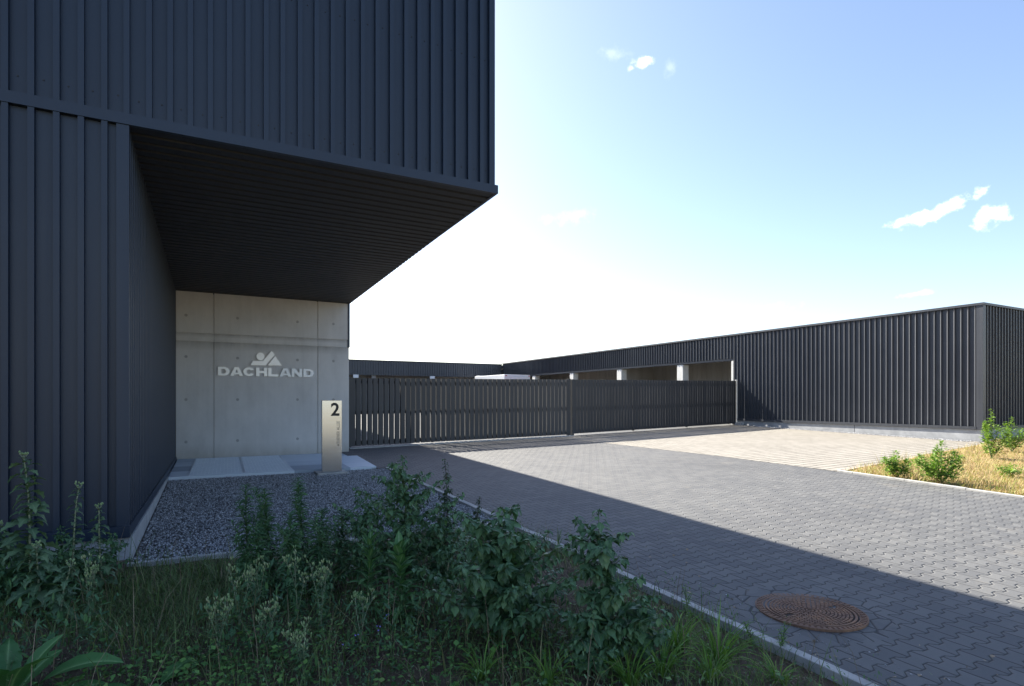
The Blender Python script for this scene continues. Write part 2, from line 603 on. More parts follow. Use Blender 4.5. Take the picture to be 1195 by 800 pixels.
M['soil'] = mat_ground('dry_soil', [(0.3, (.05, .038, .027)), (0.5, (.105, .08, .057)), (0.7, (.17, .135, .095))], 2.0, 0.8)
M['dry_lawn'] = mat_ground('dry_lawn', [(0.3, (.16, .105, .045)), (0.5, (.27, .19, .09)), (0.7, (.36, .27, .14))], 1.2, 0.8)
M['field'] = mat_ground('summer_field', [(0.3, (.14, .11, .05)), (0.5, (.25, .19, .095)), (0.7, (.32, .25, .13))], 0.25, 0.6)
M['gravel_base'] = mat_ground('gravel_bed', [(0.3, (.07, .07, .074)), (0.5, (.13, .13, .137)), (0.7, (.2, .2, .21))], 12.0, 1.0)


def mat_island(name, stops, rough=0.6, trans=0.0, rib=None, spec=0.32, var=0.5, vein=0.0):
    """every loose piece (leaf, blade, stone) picks its own tint"""
    m, nt, b = new_mat(name)
    g = nt.nodes.new("ShaderNodeNewGeometry")
    r = g.outputs["Random Per Island"]
    f = ML(nt, 'ADD', ML(nt, 'MULTIPLY', r, 1.0 - var * 0.4), ML(nt, 'MULTIPLY', ML(nt, 'SUBTRACT', noise(nt, g.outputs["Position"], 26.0, 3), 0.3), var * 0.8))
    col = ramp(nt, f, stops)
    if rib:
        a = nt.nodes.new("ShaderNodeAttribute")
        a.attribute_name = "rib"
        rf = ML(nt, 'POWER', a.outputs["Fac"], 9.0)
        col = mixc(nt, ML(nt, 'MULTIPLY', rf, 0.8), col, rib)
    nt.links.new(col, b.inputs["Base Color"])
    b.inputs["Roughness"].default_value = rough
    b.inputs["Specular IOR Level"].default_value = spec
    if trans:
        tr = nt.nodes.new("ShaderNodeBsdfTranslucent")
        nt.links.new(mixc(nt, 1.0, col, (1.0, 1.15, 0.45), 'MULTIPLY'), tr.inputs["Color"])
        mx = nt.nodes.new("ShaderNodeMixShader")
        mx.inputs[0].default_value = trans
        nt.links.new(b.outputs[0], mx.inputs[1])
        nt.links.new(tr.outputs[0], mx.inputs[2])
        nt.links.new(mx.outputs[0], nt.nodes["Material Output"].inputs["Surface"])
    return m


M['stones'] = mat_island('basalt_chippings', [(0.0, (0.150, 0.154, 0.163)), (0.45, (0.288, 0.294, 0.310)), (0.8, (0.425, 0.431, 0.450)), (0.97, (0.600, 0.600, 0.600))], 0.7)
M['leaf_goose'] = mat_island('goosefoot_leaf', [(0.0, (0.048, 0.105, 0.054)), (0.5, (0.075, 0.160, 0.075)), (0.9, (0.128, 0.230, 0.102))], 0.42, 0.18, (0.153, 0.238, 0.136))
M['leaf_spike'] = mat_island('dark_spike_leaf', [(0.0, (0.033, 0.053, 0.030)), (0.5, (0.053, 0.087, 0.042)), (1.0, (0.075, 0.120, 0.053))], 0.55, 0.1)
M['leaf_narrow'] = mat_island('fleabane_leaf', [(0.0, (0.042, 0.095, 0.049)), (0.5, (0.068, 0.156, 0.068)), (0.9, (0.114, 0.228, 0.085))], 0.5, 0.2, (0.152, 0.247, 0.133))
M['leaf_lance'] = mat_island('lance_leaf', [(0.0, (0.051, 0.135, 0.045)), (0.5, (0.075, 0.188, 0.060)), (1.0, (0.120, 0.240, 0.083))], 0.45, 0.2, (0.330, 0.450, 0.255))
M['leaf_dock'] = mat_island('dock_leaf', [(0.0, (0.051, 0.142, 0.049)), (0.5, (0.074, 0.189, 0.061)), (1.0, (0.115, 0.257, 0.081))], 0.42, 0.25, (0.297, 0.459, 0.203))
M['leaf_sow'] = mat_island('sow_thistle_leaf', [(0.0, (0.054, 0.109, 0.058)), (0.5, (0.088, 0.157, 0.080)), (1.0, (0.136, 0.216, 0.109))], 0.5, 0.18, (0.192, 0.272, 0.160))
M['leaf_pale'] = mat_island('pale_flower_leaf', [(0.0, (0.060, 0.119, 0.060)), (0.5, (0.102, 0.187, 0.085)), (1.0, (0.170, 0.272, 0.128))], 0.5, 0.2)
M['bud'] = mat_island('pale_buds', [(0.0, (0.156, 0.247, 0.104)), (0.5, (0.260, 0.364, 0.169)), (0.9, (0.468, 0.468, 0.286))], 0.6, 0.15)
M['leaf_sun'] = mat_island('sunny_bush_leaf', [(0.0, (0.096, 0.176, 0.035)), (0.5, (0.160, 0.272, 0.051)), (0.85, (0.272, 0.384, 0.080)), (1.0, (0.416, 0.416, 0.112))], 0.5, 0.3)
M['cover'] = mat_island('ground_leaves', [(0.0, (0.042, 0.104, 0.034)), (0.45, (0.084, 0.190, 0.049)), (0.8, (0.142, 0.285, 0.068)), (1.0, (0.247, 0.285, 0.095))], 0.5, 0.2)
M['blade'] = mat_island('grass_blades', [(0.0, (0.063, 0.108, 0.036)), (0.5, (0.099, 0.162, 0.050)), (0.75, (0.162, 0.216, 0.072)), (0.92, (0.306, 0.252, 0.144)), (1.0, (0.432, 0.342, 0.198))], 0.55, 0.2)
M['tuft'] = mat_island('bright_grass', [(0.0, (0.078, 0.169, 0.029)), (0.5, (0.130, 0.260, 0.042)), (0.85, (0.208, 0.338, 0.065)), (1.0, (0.338, 0.312, 0.130))], 0.5, 0.25)
M['straw'] = mat_island('dry_straw', [(0.0, (.24, .15, .06)), (0.3, (.40, .29, .13)), (0.55, (.50, .39, .20)), (0.72, (.34, .32, .11)), (0.86, (.20, .27, .06)), (1.0, (.13, .22, .045))], 0.7, 0.2)
M['litter'] = mat_island('dead_stalks', [(0.0, (0.096, 0.072, 0.048)), (0.5, (0.208, 0.160, 0.104)), (1.0, (0.384, 0.304, 0.208))], 0.8)
M['stem'] = mat_simple('green_stem', (.07, .12, .05), (.13, .18, .09), 30.0, 0.6)
M['stem_pale'] = mat_simple('pale_stem', (.16, .20, .12), (.24, .27, .17), 30.0, 0.6)
M['stem_dark'] = mat_simple('dark_stem', (.04, .035, .025), (.07, .06, .04), 30.0, 0.7)
M['seed'] = mat_island('foxtail_seed', [(0.0, (.16, .20, .09)), (0.6, (.30, .30, .17)), (1.0, (.42, .36, .24))], 0.8)
M['petal'] = mat_island('violet_petal', [(0.0, (.14, .12, .42)), (1.0, (.26, .22, .55))], 0.6)


def mat_rust():
    m, nt, b = new_mat('rusty_cast_iron')
    v = objco(nt)
    f = ML(nt, 'ADD', ML(nt, 'MULTIPLY', noise(nt, v, 7, 6, 0.65), 0.65), ML(nt, 'MULTIPLY', noise(nt, v, 60, 3), 0.35))
    nt.links.new(ramp(nt, f, [(0.3, (.11, .06, .04)), (0.5, (.21, .12, .078)), (0.6, (.28, .155, .09)), (0.72, (.40, .18, .075))]), b.inputs["Base Color"])
    b.inputs["Roughness"].default_value = 0.75
    b.inputs["Metallic"].default_value = 0.25
    bump(nt, b, noise(nt, v, 180, 3), 0.4, 0.003)
    return m


M['rust'] = mat_rust()
M['rust_dark'] = mat_simple('dark_iron_recess', (.02, .013, .010), (.045, .027, .018), 30.0, 0.85)


def mat_slab():
    m, nt, b = new_mat('pale_blue_slab')
    v = objco(nt)
    st = noise(nt, objco(nt, (0.35, 5.5, 1)), 1.0, 4, 0.6)
    sp = nt.nodes.new("ShaderNodeSeparateXYZ")
    nt.links.new(v, sp.inputs[0])
    cx_, cy_ = ML(nt, 'DIVIDE', ML(nt, 'ADD', sp.outputs[0], 0.72), 1.12), ML(nt, 'DIVIDE', ML(nt, 'SUBTRACT', sp.outputs[1], 12.38), 0.87)
    cb = nt.nodes.new("ShaderNodeCombineXYZ")
    nt.links.new(ML(nt, 'FLOOR', cx_), cb.inputs[0])
    nt.links.new(ML(nt, 'FLOOR', cy_), cb.inputs[1])
    wn_ = nt.nodes.new("ShaderNodeTexWhiteNoise")
    wn_.noise_dimensions = '2D'
    nt.links.new(cb.outputs[0], wn_.inputs["Vector"])
    f = ML(nt, 'ADD', ML(nt, 'MULTIPLY', wn_.outputs["Value"], 0.5), ML(nt, 'ADD', ML(nt, 'MULTIPLY', st, 0.35), ML(nt, 'MULTIPLY', noise(nt, v, 40, 3), 0.2)))
    nt.links.new(ramp(nt, f, [(0.38, (.32, .38, .45)), (0.5, (.44, .51, .59)), (0.62, (.58, .65, .72))]), b.inputs["Base Color"])
    b.inputs["Roughness"].default_value = 0.6
    return m


M['slab'] = mat_slab()
M['mat_metal'] = mat_simple('galvanised_grating', (.58, .64, .70), (.68, .73, .78), 10.0, 0.5)
M['mat_infill'] = mat_simple('grating_infill', (.38, .44, .51), (.46, .52, .59), 20.0, 0.8)

# ------------------------------------------------------------------ ground, drive, bed (the setting)


def grid_sheet(name, xs, ys, zf, mat, kind='structure'):
    xs, ys = list(xs), list(ys)
    co = [(x, y, zf(x, y)) for y in ys for x in xs]
    n = len(xs)
    q = [(j * n + i, j * n + i + 1, (j + 1) * n + i + 1, (j + 1) * n + i) for j in range(len(ys) - 1) for i in range(n - 1)]
    o = fast_mesh(name, co, q, mat)
    o["kind"] = kind
    return o


def zbase(x, y):
    yy = max(-8.0, min(45.0, y))
    xx = max(-10.0, min(32.0, x))
    return gz(xx, yy) - 0.16


grid_sheet('ground', [-900, -300, -100, -40, -20, -10, 0, 3.45, 12, 22, 32, 60, 120, 300, 900], [-900, -300, -100, -40, -20, -8, 0, 8, 17, 30, 45, 80, 150, 300, 900], zbase, M['field'])

# dark block paving: the drive and the yard behind the gate; two sheets share one slope, split at the kerb only
d = Geo()
d.add([(x, y, gz(x, y)) for x, y in ((3.452, -9), (11.1, -9), (11.22, 4.2), (11.40, 7.35), (11.4, 17.0), (21.4, 17.0), (21.4, 42.3), (3.452, 42.3), (3.452, 12.34), (3.1, 12.34), (3.1, 42.3))],
      [(0, 1, 2, 3, 4, 7, 8), (4, 5, 6, 7), (8, 7, 10, 9)])
dr = d.build('driveway', M['pavers'])
dr["kind"] = 'structure'

# sand-coloured seepage paving in front of the hall
d = Geo()
poly = [(11.42, 7.36), (20.9, 8.70), (21.36, 8.95), (21.36, 18.5), (10.55, 17.05), (11.32, 10.4)]
d.add([(x, y, gz(x, y) + 0.004) for x, y in poly], [tuple(range(len(poly)))])
d.build('parking_area', M['light_pavers'])["kind"] = 'structure'

# kerbs
k = Geo()
y = -9.0
while y < 12.3:
    y2 = min(y + 1.0, 12.34)
    j = rng.uniform(-.003, .003)
    k.prism([(3.372 + j, y + .003), (3.45 + j, y + .003), (3.45 + j, y2 - .003), (3.372 + j, y2 - .003)], lambda a, b: gz(a, b) - .2, lambda a, b: gz(a, b) + .012 + j)
    y += 1.0
k.build('kerb', M['kerb'], bevel=0.005)["kind"] = 'structure'
k = Geo()


def rk(y):
    return 11.22 + 0.058 * (y - 4.2)


y = -9.0
while y < 7.3:
    y2 = min(y + 1.0, 7.34)
    j = rng.uniform(-.004, .004)
    k.prism([(rk(y) + .003, y + .003), (rk(y) + .085, y + .003), (rk(y2) + .085, y2 - .003), (rk(y2) + .003, y2 - .003)], lambda a, b: gz(a, b) - .2, lambda a, b: gz(a, b) + .03 + j)
    y += 1.0
k.build('bed_kerb', M['kerb'], bevel=0.005)["kind"] = 'structure'
k = Geo()
for i in range(10):
    a = Vector((11.49, 7.30)).lerp(Vector((20.85, 8.62)), i / 10 + .001)
    b = Vector((11.49, 7.30)).lerp(Vector((20.85, 8.62)), (i + 1) / 10 - .001)
    nn = Vector((b.y - a.y, -(b.x - a.x))).normalized() * 0.06
    k.prism([(a.x + nn.x, a.y + nn.y), (b.x + nn.x, b.y + nn.y), (b.x, b.y), (a.x, a.y)], lambda p, q: gz(p, q) - .2, lambda p, q: gz(p, q) + .03)
k.build('bed_edging', M['edging_brick'], bevel=0.005)["kind"] = 'structure'

# bed with weeds, near left
npr = np.random.default_rng(5)


def hump(x, y):
    return 0.03 * math.sin(x * 2.1 + .7) * math.sin(y * 1.7) + 0.016 * math.sin(x * 6.3 + y * 4.1) + 0.008 * math.sin(x * 17 + 2) * math.sin(y * 15)


def zbed(x, y):
    e = min(1.0, max(0.0, (3.40 - x) / 0.5))
    return gz(x, y) - 0.055 + e * (0.045 + hump(x, y))


grid_sheet('soil_bed', np.linspace(-9, 3.38, 150), np.linspace(-6, 6.52, 150), zbed, M['soil'])
d = Geo()
d.add([(x, y, gz(x, y) - .02) for x, y in ((-9, 6.5), (-.70, 6.5), (-.70, 7.0), (-9, 7.0))], [(0, 1, 2, 3)])
d.build('soil_strip', M['soil'])["kind"] = 'structure'

# dry lawn bed, right
d = Geo()
xs = np.linspace(11.2, 46, 90)
ys = np.linspace(-12, 9.0, 60)


def zlawn(x, y):
    return gz(min(x, 30), y) + 0.0 + 0.02 * math.sin(x * 1.9) * math.sin(y * 2.3) + 0.05 * min(1, max(0, (x - 12) / 6))


co, q = [], []
for jy in range(60):
    fy = jy / 59
    for ix in range(90):
        fx = ix / 89
        # left edge follows the kerb, far edge the edging and the hall's end wall
        x = None
        ytop = None
        x0 = 11.22
        x = x0 + (46 - x0) * fx ** 1.3
        ytop = 7.27 + (x - 11.45) * 0.141 if x < 21 else 8.62 + min(1, (x - 21) / .3) * 0.42
        yy = -12 + (ytop + 12) * fy
        xx = max(x, rk(yy) + 0.08) if ix == 0 else max(x, rk(yy) + 0.08 + 0.01 * ix)
        co.append((xx, yy, zlawn(xx, yy)))
for jy in range(59):
    for ix in range(89):
        a = jy * 90 + ix
        q.append((a, a + 1, a + 91, a + 90))
fast_mesh('dry_lawn', co, q, M['dry_lawn'])["kind"] = 'structure'

# gravel strip in front of the concrete wall
d = Geo()
d.add([(x, y, gz(x, y) - .03) for x, y in ((-.69, 6.56), (3.372, 6.56), (3.372, 12.36), (-.69, 12.36))], [(0, 1, 2, 3)])
d.build('gravel_base', M['gravel_base'])["kind"] = 'structure'
k = Geo()
for x0, x1 in ((-.70, .15), (.16, 1.15), (1.16, 2.15), (2.16, 3.15), (3.16, 3.368)):
    k.prism([(x0, 6.50), (x1, 6.50), (x1, 6.555), (x0, 6.555)], lambda a, b: gz(a, b) - .15, lambda a, b: gz(a, b) + .03)
k.build('gravel_edging', M['kerb'], bevel=0.004)["kind"] = 'structure'


def stones(name, n, xr, yr, zf, smin, smax, mat):
    """n little broken stones, each a squashed and jittered octahedron-like lump"""
    base = np.array([(1, 0, 0), (.3, .95, 0), (-.8, .6, 0), (-.8, -.6, 0), (.3, -.95, 0), (0, 0, 1), (0, 0, -1)], np.float32)
    tri = [(i, (i + 1) % 5, 5) for i in range(5)] + [((i + 1) % 5, i, 6) for i in range(5)]
    tri = np.array(tri, np.int32)
    P = np.empty((n, 7, 3), np.float32)
    u = npr.random((n, 2))
    xs = xr[0] + (xr[1] - xr[0]) * u[:, 0]
    ys = yr[0] + (yr[1] - yr[0]) * u[:, 1]
    s = smin + (smax - smin) * npr.random(n) ** 2
    sh = base[None] * (1 + 0.35 * (npr.random((n, 7, 3)) - .5))
    sh = sh * np.stack([np.ones(n), .6 + .4 * npr.random(n), .45 + .35 * npr.random(n)], 1)[:, None, :]
    a = npr.random(n) * 6.283
    b = (npr.random(n) - .5) * 1.4
    ca, sa, cb, sb = np.cos(a), np.sin(a), np.cos(b), np.sin(b)
    x1 = sh[:, :, 0] * cb[:, None] + sh[:, :, 2] * sb[:, None]
    z1 = -sh[:, :, 0] * sb[:, None] + sh[:, :, 2] * cb[:, None]
    x2 = x1 * ca[:, None] - sh[:, :, 1] * sa[:, None]
    y2 = x1 * sa[:, None] + sh[:, :, 1] * ca[:, None]
    zz = np.array([zf(p, q_) for p, q_ in zip(xs, ys)])
    P[:, :, 0] = xs[:, None] + x2 * s[:, None]
    P[:, :, 1] = ys[:, None] + y2 * s[:, None]
    P[:, :, 2] = zz[:, None] + z1 * s[:, None] + (s * 0.25)[:, None]
    F = (np.arange(n)[:, None, None] * 7 + tri[None]).reshape(-1, 3)
    o = fast_mesh(name, P.reshape(-1, 3), None, mat, faces3=F)
    return o


g1 = stones('gravel', 52000, (-.67, 3.36), (6.58, 12.34), lambda x, y: gz(x, y) - .018, .007, .017, M['stones'])
tag(g1, 'loose dark grey gravel in front of the concrete wall', 'gravel', kind='stuff')
g2 = stones('soil_crumbs', 5000, (-1.6, 3.36), (2.0, 6.5), lambda x, y: zbed(x, y) - .002, .004, .013, M['litter'])
tag(g2, 'small crumbs of earth and dead stalks in the weedy bed', 'crumbs', kind='stuff')
g3 = stones('plinth_gravel', 2500, (21.05, 21.34), (9.3, 17.6), lambda x, y: gz(x, y) + .006, .012, .03, M['stones'])
tag(g3, 'narrow strip of gravel along the hall plinth', 'gravel', kind='stuff')

# ------------------------------------------------------------------ office building


def cladding(geo, p0, dx, dy, nx, ny, s0, s1, z0, z1, ribs, w=0.05, depth=0.045, e=0.006, tilt=0.0):
    """ribbed sheet standing on a line: p0 + s*(dx,dy), ribs at centres `ribs`, outward normal (nx,ny)"""
    f0 = z0 if callable(z0) else (lambda s: z0)
    f1 = z1 if callable(z1) else (lambda s: z1)
    prof = [(s0, 0.0)]
    for c in sorted(ribs):
        if c - w / 2 - e <= s0 + .001 or c + w / 2 + e >= s1 - .001:
            continue
        prof += [(c - w / 2 - e, 0.0), (c - w / 2, depth), (c + w / 2, depth - tilt), (c + w / 2 + e, 0.0)]
    prof.append((s1, 0.0))
    flip = (dx * ny - dy * nx) > 0
    for (a, oa), (b, ob) in zip(prof[:-1], prof[1:]):
        va = (p0[0] + dx * a + nx * oa, p0[1] + dy * a + ny * oa)
        vb = (p0[0] + dx * b + nx * ob, p0[1] + dy * b + ny * ob)
        quad = [(va[0], va[1], f0(a)), (vb[0], vb[1], f0(b)), (vb[0], vb[1], f1(b)), (va[0], va[1], f1(a))]
        geo.add(quad, [(3, 2, 1, 0)] if flip else [(0, 1, 2, 3)])
    # rib ends closed
    for i in range(1, len(prof) - 4, 4):
        pts = []
        for (a, oa) in prof[i:i + 4]:
            pts.append((p0[0] + dx * a + nx * oa, p0[1] + dy * a + ny * oa, a))
        geo.add([(x, y, f0(a)) for x, y, a in pts], [(0, 1, 2, 3)])
        geo.add([(x, y, f1(a)) for x, y, a in pts], [(3, 2, 1, 0)])


FX, FY = 3.345, 6.895            # right front corner of the sheet plane
BX0, BY1 = -26.0, 34.0
ROOF = 7.12
SOF = 4.41
WX = -0.72                        # the recessed side wall
bld = empty('office_building', (0, 6.87, 0))
tag(bld, 'black ribbed sheet metal office building with an overhanging upper storey', 'building')

left_edges = [-1.698, -1.509, -1.319, -1.13, -0.943, -0.761, -0.571, -0.387, -0.206, -0.022, 0.158, 0.339, 0.522, 0.693, 0.874, 1.055, 1.234, 1.405, 1.58, 1.755, 1.93, 2.11, 2.276, 2.451, 2.616, 2.787, 2.96, 3.13, 3.265]
rib_x = [a + 0.026 for a in left_edges] + [-1.698 + .026 - .185 * i for i in range(1, 130)]


def local(o):
    o.location = (0, -6.87, 0)
    return o


c = Geo()
cladding(c, (0, FY), 1, 0, 0, -1, BX0, FX, SOF + .10, ROOF, rib_x, 0.05, 0.05, .002)
cladding(c, (FX, 0), 0, 1, 1, 0, FY, BY1, SOF + .10, ROOF, [FY + .13 + .18 * i for i in range(150)], 0.05, 0.025)
cladding(c, (0, BY1), 1, 0, 0, 1, BX0, FX, 0, ROOF, [BX0 + .1 + .18 * i for i in range(160)], 0.05, 0.04)
cladding(c, (BX0, 0), 0, 1, -1, 0, FY, BY1, 0, ROOF, [FY + .13 + .18 * i for i in range(150)], 0.05, 0.04)
cladding(c, (FX, 0), 0, 1, 1, 0, 16.3, BY1, 0.2, SOF + .10, [16.4 + .18 * i for i in range(97)], 0.05, 0.025)
local(c.build('upper_cladding', M['metal'], bld))
c = Geo()
for a_, b_ in zip(sorted(rib_x)[:-1], sorted(rib_x)[1:]):
    if a_ < -6:
        continue
    for zz in (SOF + .27, SOF + 1.75):
        cx_ = (a_ + b_) / 2 + rng.uniform(-.02, .02)
        zz += rng.uniform(-.012, .012)
        c.box((cx_ - .006, FY - .006, zz - .006), (cx_ + .006, FY - .001, zz + .006))
local(c.build('fixings', M['black'], bld))
c = Geo()
c.box((BX0, FY + .02, ROOF - .25), (FX - .02, BY1 - .02, ROOF - .05))
local(c.build('roof', M['metal'], bld))
c = Geo()
c.box((BX0 - .06, FY - .06, ROOF - .0), (FX + .06, FY + .2, ROOF + .12))
c.box((FX - .2, FY + .2, ROOF), (FX + .06, BY1 + .06, ROOF + .12))
local(c.build('roof_coping', M['metal'], bld))
# drip trim along the foot of the upper storey
c = Geo()
c.prism([(BX0, FY - .058), (FX + .045, FY - .058), (FX + .045, FY - .002), (BX0, FY - .002)], SOF - .012, SOF + .098)
c.prism([(FX + .002, FY), (FX + .045, FY), (FX + .045, BY1), (FX + .002, BY1)], lambda x, y: SOF - .012 - max(0, min(1, (y - FY) / 9.0)) * .12, SOF + .098)
local(c.build('drip_trim', M['metal'], bld))
# corner trim of the upper storey
c = Geo()
c.box((FX - .045, FY - .044, SOF + .10), (FX + .004, FY + .0, ROOF - .002))
local(c.build('corner_trim', M['metal'], bld))


def zs(y):
    return SOF - .005 - max(0, min(1, (y - FY) / 9.0)) * .125


# soffit: ribbed sheet seen from below
c = Geo()
prof = []
yy = FY
while yy < 15.9:
    prof += [(yy, 0), (yy + .13, 0), (yy + .14, .028), (yy + .185, .028), (yy + .195, 0)]
    yy += 0.2
for (a, oa), (b, ob) in zip(prof[:-1], prof[1:]):
    c.add([(WX - .02, a, zs(a) + oa), (FX + .03, a, zs(a) + oa), (FX + .03, b, zs(b) + ob), (WX - .02, b, zs(b) + ob)], [(0, 3, 2, 1)])
local(c.build('soffit', M['metal_soffit'], bld))

# lower storey, left of the recess


def zfoot(y):
    return 0.30 - (y - FY) / 9.0 * 0.10


c = Geo()
cladding(c, (0, FY), 1, 0, 0, -1, BX0, WX - .10, 0.32, SOF - .014, [x for x in rib_x if x < WX - .14], 0.05, 0.05, .002)
local(c.build('lower_cladding', M['metal'], bld))
c = Geo()
cladding(c, (WX - .03, 0), 0, 1, 1, 0, FY + .02, 15.86, lambda s: zfoot(s) + .1, lambda s: zs(s) - .002, [FY + .18 + .18 * i for i in range(50)], 0.055, 0.03)
local(c.build('side_cladding', M['metal'], bld))
c = Geo()
c.box((WX - .10, FY - .046, 0.32), (WX + .006, FY + .018, SOF - .016))
local(c.build('lower_corner_trim', M['metal'], bld))
c = Geo()
c.prism([(BX0, FY - .064), (WX + .016, FY - .064), (WX + .016, FY - .012), (BX0, FY - .012)], 0.285, 0.40)
c.prism([(WX - .03, FY - .01), (WX + .016, FY - .01), (WX + .016, 15.85), (WX - .03, 15.85)], lambda x, y: zfoot(y) - .01, lambda x, y: zfoot(y) + .10)
local(c.build('foot_trim', M['metal'], bld))
c = Geo()
c.prism([(BX0, FY - .03), (WX + .03, FY - .03), (WX + .03, 15.85), (BX0, 15.85)], -.2, lambda x, y: zfoot(y) - .016)
local(c.build('plinth', M['plinth'], bld))

# fair-faced concrete wall at the back of the recess
CY = 15.86
CX0, CX1 = WX, 3.31
bm_wall = Geo()
xj = [CX0, 0.08, 2.525, CX1]
zj = [0.1, 3.085, 3.285, zs(CY) - .004]
gap = 0.012
for i in range(3):
    for j in range(3):
        rec = 0.012 if j == 1 else 0.0
        bm_wall.box((xj[i] + (gap if i else 0), CY + rec, zj[j] + (gap * .6 if j else 0)), (xj[i + 1] - (gap if i < 2 else 0), CY + .3, zj[j + 1] - (gap * .6 if j < 2 else 0)))
bm_wall.box((CX0 + .01, CY + .022, .12), (CX1 - .01, CY + .28, zs(CY) - .03))
wall = local(bm_wall.build('concrete_wall', M['concrete'], bld, bevel=0.004))
# tie holes: shallow plugged cones
h = Geo()
for hx in (-.51, .61, 2.02, 2.93):
    for hz in (3.70, 2.705, 1.672, .65):
        n = 12
        vs, fs = [], []
        for rr, yy in ((.036, -.0015), (.026, -.0015), (.023, -.0005)):
            vs += [(hx + rr * math.cos(6.2832 * k / n), CY + yy, hz + rr * math.sin(6.2832 * k / n)) for k in range(n)]
        for a in range(2):
            fs += [(a * n + k, a * n + (k + 1) % n, (a + 1) * n + (k + 1) % n, (a + 1) * n + k) for k in range(n)]
        fs.append(tuple(2 * n + k for k in range(n)))
        h.add(vs, [f[::-1] for f in fs])
ho = h.build('tie_holes', M['hole'], wall)
# dark flashing on the wall's right end, upper part
c = Geo()
c.box((CX1 + .002, CY - .01, 3.09), (FX + .02, CY + .4, zs(CY) - .004))
local(c.build('end_flashing', M['metal'], bld))
c = Geo()
c.prism([(CX1 + .004, CY + .02), (FX, CY + .02), (FX, 16.3), (CX1 + .004, 16.3)], 0.2, 3.088)
local(c.build('wall_return', M['concrete'], bld))


def flat_curve(name, loops, depth, mat, parent, xf):
    """2-D outlines (holes included) filled and given thickness; xf places them"""
    cu = bpy.data.curves.new(name, 'CURVE')
    cu.dimensions = '2D'
    cu.fill_mode = 'BOTH'
    cu.extrude = depth / 2
    for lp in loops:
        sp = cu.splines.new('POLY')
        sp.points.add(len(lp) - 1)
        for i, (x, y) in enumerate(lp):
            sp.points[i].co = (x, y, 0, 1)
        sp.use_cyclic_u = True
    return curve_to_mesh(name, cu, mat, parent, xf)


def curve_to_mesh(name, cu, mat, parent, xf):
    tmp = bpy.data.objects.new(name + "_tmp", cu)
    COL.objects.link(tmp)
    dg = bpy.context.evaluated_depsgraph_get()
    me = bpy.data.meshes.new_from_object(tmp.evaluated_get(dg))
    bpy.data.objects.remove(tmp)
    me.transform(xf)
    me.materials.clear()
    me.materials.append(mat)
    me.name = name
    o = bpy.data.objects.new(name, me)
    COL.objects.link(o)
    o.parent = parent
    return o


def arc(cx, cy, rx, ry, a0, a1, n=12):
    return [(cx + rx * math.cos(R(a0 + (a1 - a0) * i / n)), cy + ry * math.sin(R(a0 + (a1 - a0) * i / n))) for i in range(n + 1)]


W, H, T = 0.262, 0.215, 0.078    # letter cell
def letter(ch):
    if ch == 'D':
        return [[(0, 0)] + arc(W * .52, H / 2, W * .48, H / 2, -90, 90) + [(0, H)],
                [(T, .052)] + arc(W * .50, H / 2, W * .48 - T, H / 2 - .052, -90, 90) + [(T, H - .052)]]
    if ch == 'A':
        return [[(-.012, 0), (.068, 0), (.083, .036), (W - .079, .036), (W - .064, 0), (W + .016, 0), (W * .5 + .052, H), (W * .5 - .048, H)],
                [(.102, .08), (W * .5 + .002, .165), (W - .098, .08)]]
    if ch == 'C':
        out = arc(W / 2, H / 2, W / 2, H / 2 + .003, 28, 332, 22)
        inn = arc(W / 2, H / 2, W / 2 - T, H / 2 - .05, 320, 40, 18)
        return [out + [(W - .072, H * .32)] + inn + [(W - .072, H * .68)]]
    if ch == 'H':
        return [[(0, 0), (T, 0), (T, .078), (W - T, .078), (W - T, 0), (W, 0), (W, H), (W - T, H), (W - T, .137), (T, .137), (T, H), (0, H)]]
    if ch == 'L':
        return [[(0, 0), (W - .02, 0), (W - .02, .056), (T, .056), (T, H), (0, H)]]
    if ch == 'N':
        return [[(0, 0), (.07, 0), (.07, .118), (W - .082, 0), (W, 0), (W, H), (W - .07, H), (W - .07, .097), (.082, H), (0, H)]]


starts = [0.169, 0.455, 0.735, 1.03, 1.312, 1.590, 1.872, 2.162]
XZ = Matrix.Translation((0, CY - .022, 0)) @ Matrix.Rotation(R(90), 4, 'X')
la, lb = [], []
for i, ch in enumerate("DACHLAND"):
    for lp in letter(ch):
        (la if i < 5 else lb).append([(x + starts[i], y + 2.262) for x, y in lp])
la_o = flat_curve('lettering', la, 0.02, M['letter'], wall, XZ)
lb_o = flat_curve('lettering', lb, 0.02, M['letter_darker'], wall, XZ)
em = [arc(1.132, 2.763, .094, .096, 0, 360, 28)[:-1], [(.90, 2.536), (.958, 2.644), (1.186, 2.65), (1.391, 2.913), (1.468, 2.815), (1.255, 2.540)], [(1.297, 2.541), (1.478, 2.788), (1.636, 2.545)]]
em_o = flat_curve('emblem', em, 0.02, M['letter'], wall, XZ)

# entrance platform of pale slabs with two grating mats
pf = Geo()
pxs = [WX + .03, -.36, 3.33]
pf.prism([(WX + .035, 12.38), (3.19, 12.38), (3.40, CY - .004), (WX + .035, CY - .004)], -.05, lambda x, y: .225 + (y - 12.4) * .006)
plat = tag(pf.build('entrance_platform', M['slab'], bevel=0.006), 'low pale slab platform in front of the concrete wall', 'platform')
jt = Geo()
def ptop(y):
    return .225 + (y - 12.4) * .006


